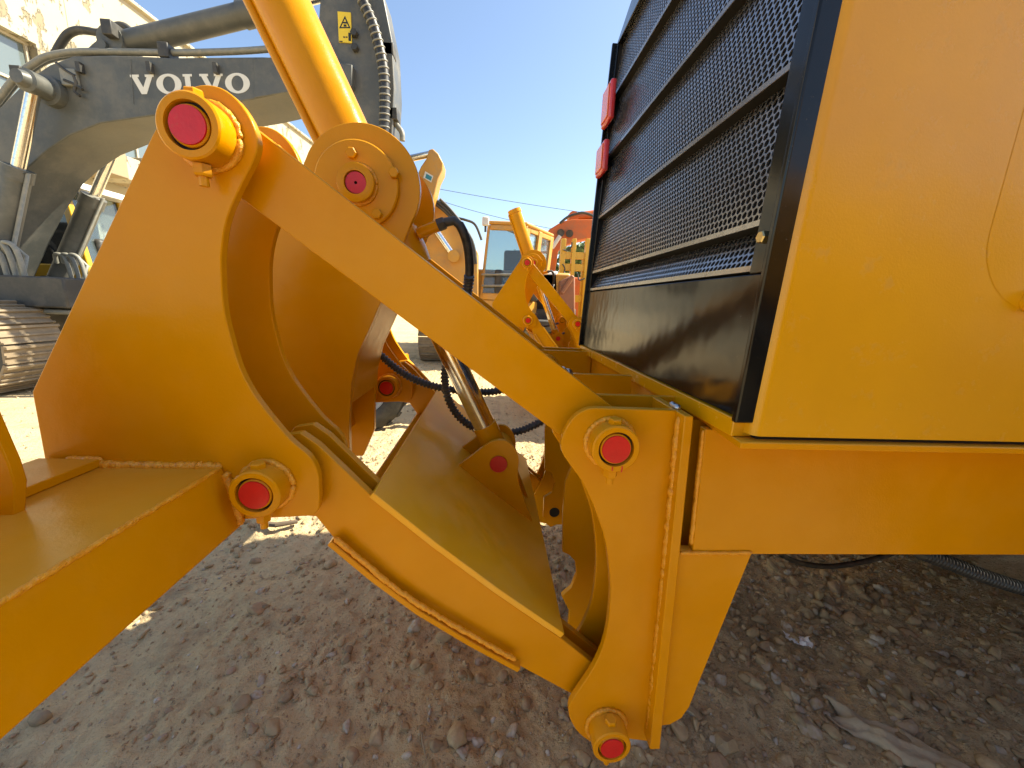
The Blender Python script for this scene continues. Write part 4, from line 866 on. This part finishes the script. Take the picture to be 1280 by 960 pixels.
# boom in front, left of the cab
bmx = [q2(598, 372, 7.3), q2(598, 318, 7.3), q2(585, 296, 7.2), q2(560, 268, 7.0), q2(535, 240, 6.8), q2(495, 230, 6.8), q2(505, 290, 6.9), q2(525, 318, 7.0), q2(545, 345, 7.2), q2(560, 372, 7.3)]
MB().prism([(v.x, v.z) for v in bmx], 7.05, 7.5).build('boom', 'exyel', E2, bevel=.02)
MB().tube([q2(543, 285, 6.95), q2(566, 318, 6.95)], .055, 12).build('boom_rod', 'chrome', E2); MB().lathe(q2(567, 320, 6.90), q2(567, 320, 7.04), [(0, 0), (0, .1), (1, .1), (1, 0)], 20).build('rod_eye', 'exyel', E2)
for d in (0, 4, 8): MB().tube(spline([q2(540+d*1.2, 252-d*.4, 6.9), q2(560+d, 268, 6.95), q2(585+d*.6, 300, 7.0), q2(592+d*.4, 330, 7.0)], 5), .026, 8).build('oil_hose', 'gdark', E2, ang=60)
# raised arm end
ar = [(536, 187), (541, 185.5), (548, 192), (554, 204), (553, 213), (547.5, 224), (544, 240), (535, 275), (515, 300), (495, 290), (508, 250), (520, 222), (526, 208), (533, 198)]
MB().prism([(q2(x, y, 6.6).x, q2(x, y, 6.6).z) for x, y in ar], 6.6, 6.95).build('arm', 'exyel', E2, bevel=.015)
MB().tube([q2(541, 192, 6.75), q2(490, 203, 6.75)], .05, 12).build('bucket_rod', 'chrome', E2)
lb2 = [(531.5, 214), (541.5, 220), (539, 228), (529, 222)]; lab2 = MB().prism([(q2(x, y, 6.59).x, q2(x, y, 6.59).z) for x, y in lb2], 6.592, 6.598).build('label', 'letter', E2)
MB().prism([(q2(x, y, 6.585).x, q2(x, y, 6.585).z) for x, y in ((533, 217), (540, 221), (538.5, 226), (531.5, 222))], 6.588, 6.591).build('print', 'teal', lab2)
# house, tracks
MB().box((-1.6, 8.1, .95), (1.6, 11.5, 1.9)).build('engine_house', 'exyel', E2, bevel=.05); MB().box((-1.5, 7.6, .72), (1.4, 11.5, .949)).build('deck', 'gdark', E2, bevel=.03)
def track_y(xc, w, y0, y1, parent):      # track running along y
    zr = .42; m = MB(); n = 44; L1 = y1-y0; per = 2*L1+2*math.pi*zr; pl = per/n
    m.box((-w/2, -pl*.46, -.012), (w/2, pl*.46, .012)); m.box((-w/2, -pl*.44, .012), (w/2, -pl*.3, .045)); m.box((-w/2, pl*.05, .012), (w/2, pl*.15, .035)); me = None
    MB().box((xc-w*.25, y0, .2), (xc+w*.25, y1, .66)).build('track_frame', 'gdark', parent, bevel=.04)
    for k in range(n):
        s = (k+.5)*pl
        if s < L1: y, z, a = y0+s, 2*zr, 0
        elif s < L1+math.pi*zr: t = (s-L1)/zr; y, z, a = y1+zr*math.sin(t), zr+zr*math.cos(t), -t
        elif s < 2*L1+math.pi*zr: y, z, a = y1-(s-L1-math.pi*zr), 0, math.pi
        else: t = math.pi+(s-2*L1-math.pi*zr)/zr; y, z, a = y0+zr*math.sin(t), zr+zr*math.cos(t), -t
        if me is None: o = m.build('track_shoe', 'track', parent, ang=None); me = o.data
        else: o = bpy.data.objects.new('track_shoe', me); link(o, parent)
        o.matrix_basis = Matrix.Translation(Vector((xc, y, z+.04))-parent.location) @ Matrix.Rotation(a, 4, 'X')
track_y(-1.15, .6, 8.2, 11.2, E2); track_y(1.1, .6, 8.2, 11.2, E2)

# ================================================================== orange excavator, mast, truck, trees
E3 = root('orange_excavator', (2.2, 11.5, 0), 'orange excavator whose arched boom shows beside the black grille', 'excavator')
Y3 = 10.0
ob = [(686, 340), (686, 287), (694, 282), (702, 277), (715, 274), (742, 274), (790, 282), (830, 300), (830, 318), (780, 305), (740, 297), (725, 300), (709, 306), (698, 314), (694, 340)]
MB().prism(XZ(ob, Y3), Y3, Y3+.5).build('boom', 'orange', E3, bevel=.02)
hyd(P(716, 272, Y3+.25), P(790, 262, Y3+.25), .6, .11, .06, E3, 'arm_cylinder', 'orange')
MB().tube(spline([P(x, y, Y3-.05) for x, y in ((700, 279), (710, 271), (722, 267), (730, 266), (742, 270))], 5), .03, 8).build('oil_hose', 'gdark', E3)
MB().tube([P(690, 310, Y3-.1), P(700, 295, Y3-.1)], .05, 10).build('cylinder_rod', 'white', E3)
for x, y in ((701, 291), (712, 292)): MB().lathe(P(x, y, Y3-.08), P(x, y, Y3), [(0, 0), (0, .09), (1, .09)], 16).build('pin', 'gdark', E3)
MB().box((1.0, 10.6, .9), (3.6, 14, 2.0)).build('engine_house', 'orange', E3, bevel=.05); MB().box((1.1, 10.3, .0), (1.7, 14, .85)).build('track_case', 'gdark', E3, bevel=.2); MB().box((2.9, 10.3, .0), (3.5, 14, .85)).build('track_case', 'gdark', E3, bevel=.2)
MS = root('yellow_mast', (1.6, 9.2, 0), 'tall yellow steel mast frame standing below the orange boom', 'mast')
for x0, x1 in ((702, 708), (716, 721), (733, 738)):
    a, b = P(x0, 300, 9.2), P(x1, 440, 9.2); MB().box((a[0], 9.2, -.05), (P(x1, 300, 9.2)[0], 9.34, P(x0, 298, 9.2)[2])).build('post', 'cabyel', MS, bevel=.01)
for y in (318, 333, 372): MB().box((P(702, y, 9.24)[0], 9.24, P(702, y+5, 9.24)[2]), (P(738, y, 9.24)[0], 9.32, P(702, y-4, 9.24)[2])).build('cross_rail', 'cabyel', MS, bevel=.01)
MB().box((P(722, 400, 9.27)[0], 9.27, .3), (P(733, 400, 9.27)[0], 9.30, P(722, 318, 9.27)[2])).build('panel', 'cabyel', MS)
for pts in ([(704, 312), (709, 313), (714, 309), (715, 303)], [(722, 342), (724, 350), (731, 348)], [(703, 330), (706, 336), (703, 345)]):
    MB().tube(spline([P(x, y, 9.15) for x, y in pts], 4), .016, 6).build('cable', 'gdark', MS)
TRK = root('site_truck', (.9, 8.6, 0), 'white and rusty red site truck glimpsed behind the second ripper', 'truck')
Yt = 8.0
MB().prism(XZ([(699, 352), (716, 343), (719, 347), (719, 400), (700, 402)], Yt), Yt, Yt+1.2).build('cab_panel', 'rust', TRK, bevel=.03)
MB().tube([P(702, 366, Yt-.03), P(716, 346, Yt-.03)], .045, 10).build('grab_bar', 'rust', TRK)
MB().prism(XZ([(672, 342), (698, 338), (699, 400), (672, 400)], Yt+.1), Yt+.1, Yt+1.3).build('cab', 'white', TRK, bevel=.05)
MB().prism(XZ([(669, 371), (681, 373), (680, 386), (668, 386)], Yt+.06), Yt+.06, Yt+.09).build('window', 'glassd', TRK)
MB().prism(XZ([(665, 386), (720, 386), (720, 404), (665, 404)], Yt+.05), Yt+.05, Yt+1.6).build('chassis', 'gdark', TRK, bevel=.03)
for px in (695, 714):
    c = Vector(P(px, 398, Yt-.05)); c.z = .5; wheel('wheel', c, (0, 1, 0), .5, .3, .28, TRK, 20, 'gdark')
# a tyre standing behind the ripper
WH = root('loader_wheel', (-1.2, 3.6, 0), 'loose black tyre with pale rim standing behind the far ripper lug', 'wheel')
wheel('wheel', (-1.2, 3.58, .41), (.40, -.90, -.05), .42, .26, .21, WH, 20)

# overhead wires
for a, b, n in (((553, 237), (730, 266), 'upper overhead wire crossing the blue sky'), ((560, 254), (640, 276), 'lower overhead wire dipping behind the cab roof')):
    Yw = 40; A = Vector(P(*a, Yw)); B = Vector(P(*b, Yw)); d = B-A; pts = [A+d*t-Vector((0, 0, .5*math.sin(math.pi*(t+1)/3))) for t in np.linspace(-1, 2, 24)]
    off = A-(pts[8]); pts = [p+off for p in pts]; tag(MB().tube(pts, .022, 6).build('overhead_wire', 'wire'), n, 'wire')

# ================================================================== building on the left
BL = root('factory_building', (-13, 18, 0), 'tall cream factory building with peeling spotted render and grid windows', 'building')
wd = Vector((.075, 1, 0)).normalized()      # wall runs back along this
w0 = Vector((-13.6, 2.0, 0)); Lw = 60; top = P(155, 0, 1)  # roof height from the ray meeting the wall
def wall_at(px, py):
    d = Vector(ray(px, py)); n = Vector((wd.y, -wd.x, 0)); t = n.dot(w0-Vector((0, 0, H)))/n.dot(d); q = Vector((0, 0, H))+d*t
    return (q-w0).dot(wd), q.z
zr1 = wall_at(155, 0)[1]; zr2 = wall_at(400, 187)[1]; ZR = (zr1+zr2)/2
n_ = Vector((wd.y, -wd.x, 0))
def wbox(s0, s1, z0, z1, d0, d1, name, m, parent=BL, bevel=0):
    V = []
    for z in (z0, z1):
        for s, d in ((s0, d0), (s1, d0), (s1, d1), (s0, d1)): q = w0+wd*s+n_*d; V.append((q.x, q.y, z))
    return mk(name, V, [(0, 1, 2, 3), (4, 5, 6, 7), (0, 1, 5, 4), (1, 2, 6, 5), (2, 3, 7, 6), (3, 0, 4, 7)], m, parent, bevel=bevel)
s1, zw1 = wall_at(45, 55); _, zw0 = wall_at(30, 118); sA, zA = wall_at(150, 170); sB, zB_ = wall_at(190, 195)
bays = []; wide = 2.6; gap = 1.9; s = s1-wide
while s > 2: bays.append(s); s -= wide+gap
s = s1+gap
while s < Lw-3: bays.append(s); s += wide+gap
bays.sort(); rows = [(zw1-2.3-3.6, zw1-3.6), (zw1-2.3, zw1), ]
zs = sorted(set([-.3, ZR]+[z for r_ in rows for z in r_])); ss = [0]+[v for b in bays for v in (b, b+wide)]+[Lw]
mbw = MB()
for i in range(len(zs)-1):
    isrow = any(abs(zs[i]-r_[0]) < 1e-6 for r_ in rows)
    if not isrow: wbox(0, Lw, zs[i], zs[i+1], -.35, 0, 'wall', 'wall')
    else:
        for k in range(0, len(ss)-1, 2): wbox(ss[k], ss[k+1], zs[i], zs[i+1], -.35, -.0005, 'wall', 'wall')
        for b in bays:
            wn = wbox(b+.0, b+wide, zs[i], zs[i+1], -.30, -.27, 'window', 'wglass')
            for t in (0, .34, .67, 1): wbox(b+.04+t*(wide-.14), b+.10+t*(wide-.14), zs[i], zs[i+1], -.268, -.21, 'mullion', 'wframe', wn)
            for z in (zs[i]+.001, (zs[i]+zs[i+1])/2, zs[i+1]-.07): wbox(b+.01, b+wide-.01, z, z+.065, -.266, -.20, 'transom', 'wframe', wn)
            wbox(b-.1, b+wide+.1, zs[i]-.10, zs[i]-.002, 0.001, .12, 'sill', 'wall', wn)
for b in bays: wbox(b+wide+gap/2-.02, b+wide+gap/2+.02, 0, ZR, .001, .012, 'render_joint', 'wall')
wbox(-.2, Lw+.2, ZR, ZR+.12, -.5, .15, 'parapet', 'wall', bevel=.02)
wbox(0, Lw, 0, ZR-.2, -9, -.36, 'building_core', 'dark')
# torn awning over the doorway
sc, zc_ = wall_at(135, 205)
for k in range(9):
    a = sc-2.6+k*.62; wbox(a, a+.58, zc_-.25-random.uniform(0, .5), zc_+.1+random.uniform(-.05, .25), .15, 1.0+random.uniform(-.2, .5), 'awning_sheet', 'wall' if k % 2 else 'twig', bevel=.02)

# trees at the back
def tree(px, Y, hgt, label, seed):
    rr = np.random.default_rng(seed); q = P(px, 378, Y); t = root('background_tree', (q[0], Y, 0), label, 'tree', 'trees behind the machines')
    MB().tube([(q[0], Y, -.1), (q[0]+.1, Y, hgt*.35), (q[0]-.1, Y+.1, hgt*.7)], [.22, .16, .06], 8).build('trunk', 'bark', t)
    n = 2600; d = rr.normal(0, 1, (n, 3)); d /= np.linalg.norm(d, axis=1)[:, None]
    cl = rr.normal(0, 1, (26, 3))*np.array([hgt*.2, hgt*.2, hgt*.15]); c = cl[rr.integers(0, 26, n)]+d*rr.uniform(.2, 1, (n, 1))*hgt*.10+np.array([q[0], Y, hgt*.68])
    V = []; Fc = []
    for i in range(n):
        a = rr.normal(0, 1, 3); a /= np.linalg.norm(a); b = np.cross(a, rr.normal(0, 1, 3)); b /= np.linalg.norm(b); s = rr.uniform(.10, .2)
        o = len(V); V += [c[i]-a*s, c[i]+b*s*.5, c[i]+a*s, c[i]-b*s*.5]; Fc.append((o, o+1, o+2, o+3))
    mk('crown', V, Fc, 'leaf', t, ang=None)
tree(700, 24, 5.0, 'leafy green tree seen between the posts of the yellow mast', 3); tree(724, 25, 5.4, 'leafy green tree showing right of the mast beside the grille', 4); tree(665, 26, 4.6, 'leafy green tree behind the glazed yellow cab', 5)

# ================================================================== small debris
def scrap(px, py, w_, h_, name, label, m, seed, cat, thick=.003, lift=.012, ang=0., amp=.3):
    rr = np.random.default_rng(seed); p = PZ(px, py, .0); nx_, ny_ = 22, 12; V = []; ca, sa = math.cos(ang), math.sin(ang)
    ph = rr.uniform(0, 6, 6)
    for j in range(ny_+1):
        for i in range(nx_+1):
            u = i/nx_-.5; v = j/ny_-.5; ed = 1+.18*math.sin(7*u+ph[0])+.12*math.sin(17*u+ph[1])
            x = u*w_*(1+.12*math.sin(9*v+ph[2])); y = v*h_*ed
            z = amp*h_*(.5*math.sin(9*u+5*v+ph[3])+.3*math.sin(16*v-6*u+ph[4])+.25*math.cos(23*u+ph[5]))*.25+rr.normal(0, .0015)
            z += max(0, .25-v*v)*h_*amp
            X, Y = p[0]+x*ca-y*sa, p[1]+x*sa+y*ca; V.append((X, Y, float(gheight(np.array([X]), np.array([Y]))[0])+lift+z))
    Fc = [(j*(nx_+1)+i, j*(nx_+1)+i+1, (j+1)*(nx_+1)+i+1, (j+1)*(nx_+1)+i) for j in range(ny_) for i in range(nx_)]
    o = mk(name, V, Fc, m, None, ang=60); sol = o.modifiers.new('solid', 'SOLIDIFY'); sol.thickness = thick; return tag(o, label, cat)
scrap(1122, 928, .30, .10, 'dirty_sack', 'crumpled dirty beige sack half buried in the gravel', 'cloth', 3, 'sack', .004, .008, R(-42), .55)
scrap(998, 797, .085, .045, 'paper_scrap', 'torn white paper scrap on the gravel behind the bracket leg', 'paper', 5, 'paper', .001, .012, R(-22), .35)
pA, pB, pM = PZ(527, 906, .02), PZ(533, 948, .02), PZ(528, 926, .026); tag(MB().tube([pA, pM, pB], [.002, .003, .002], 6).build('dry_twig', 'twig'), 'thin dry straw coloured twig lying on the dirt', 'twig')
pA, pM, pB = PZ(325, 655, .03), PZ(345, 656, .04), PZ(372, 652, .03); tag(MB().tube([pA, pM, pB], [.012, .014, .010], 8).build('dark_stick', 'bark'), 'short dark stick on the ground below the lug', 'stick')
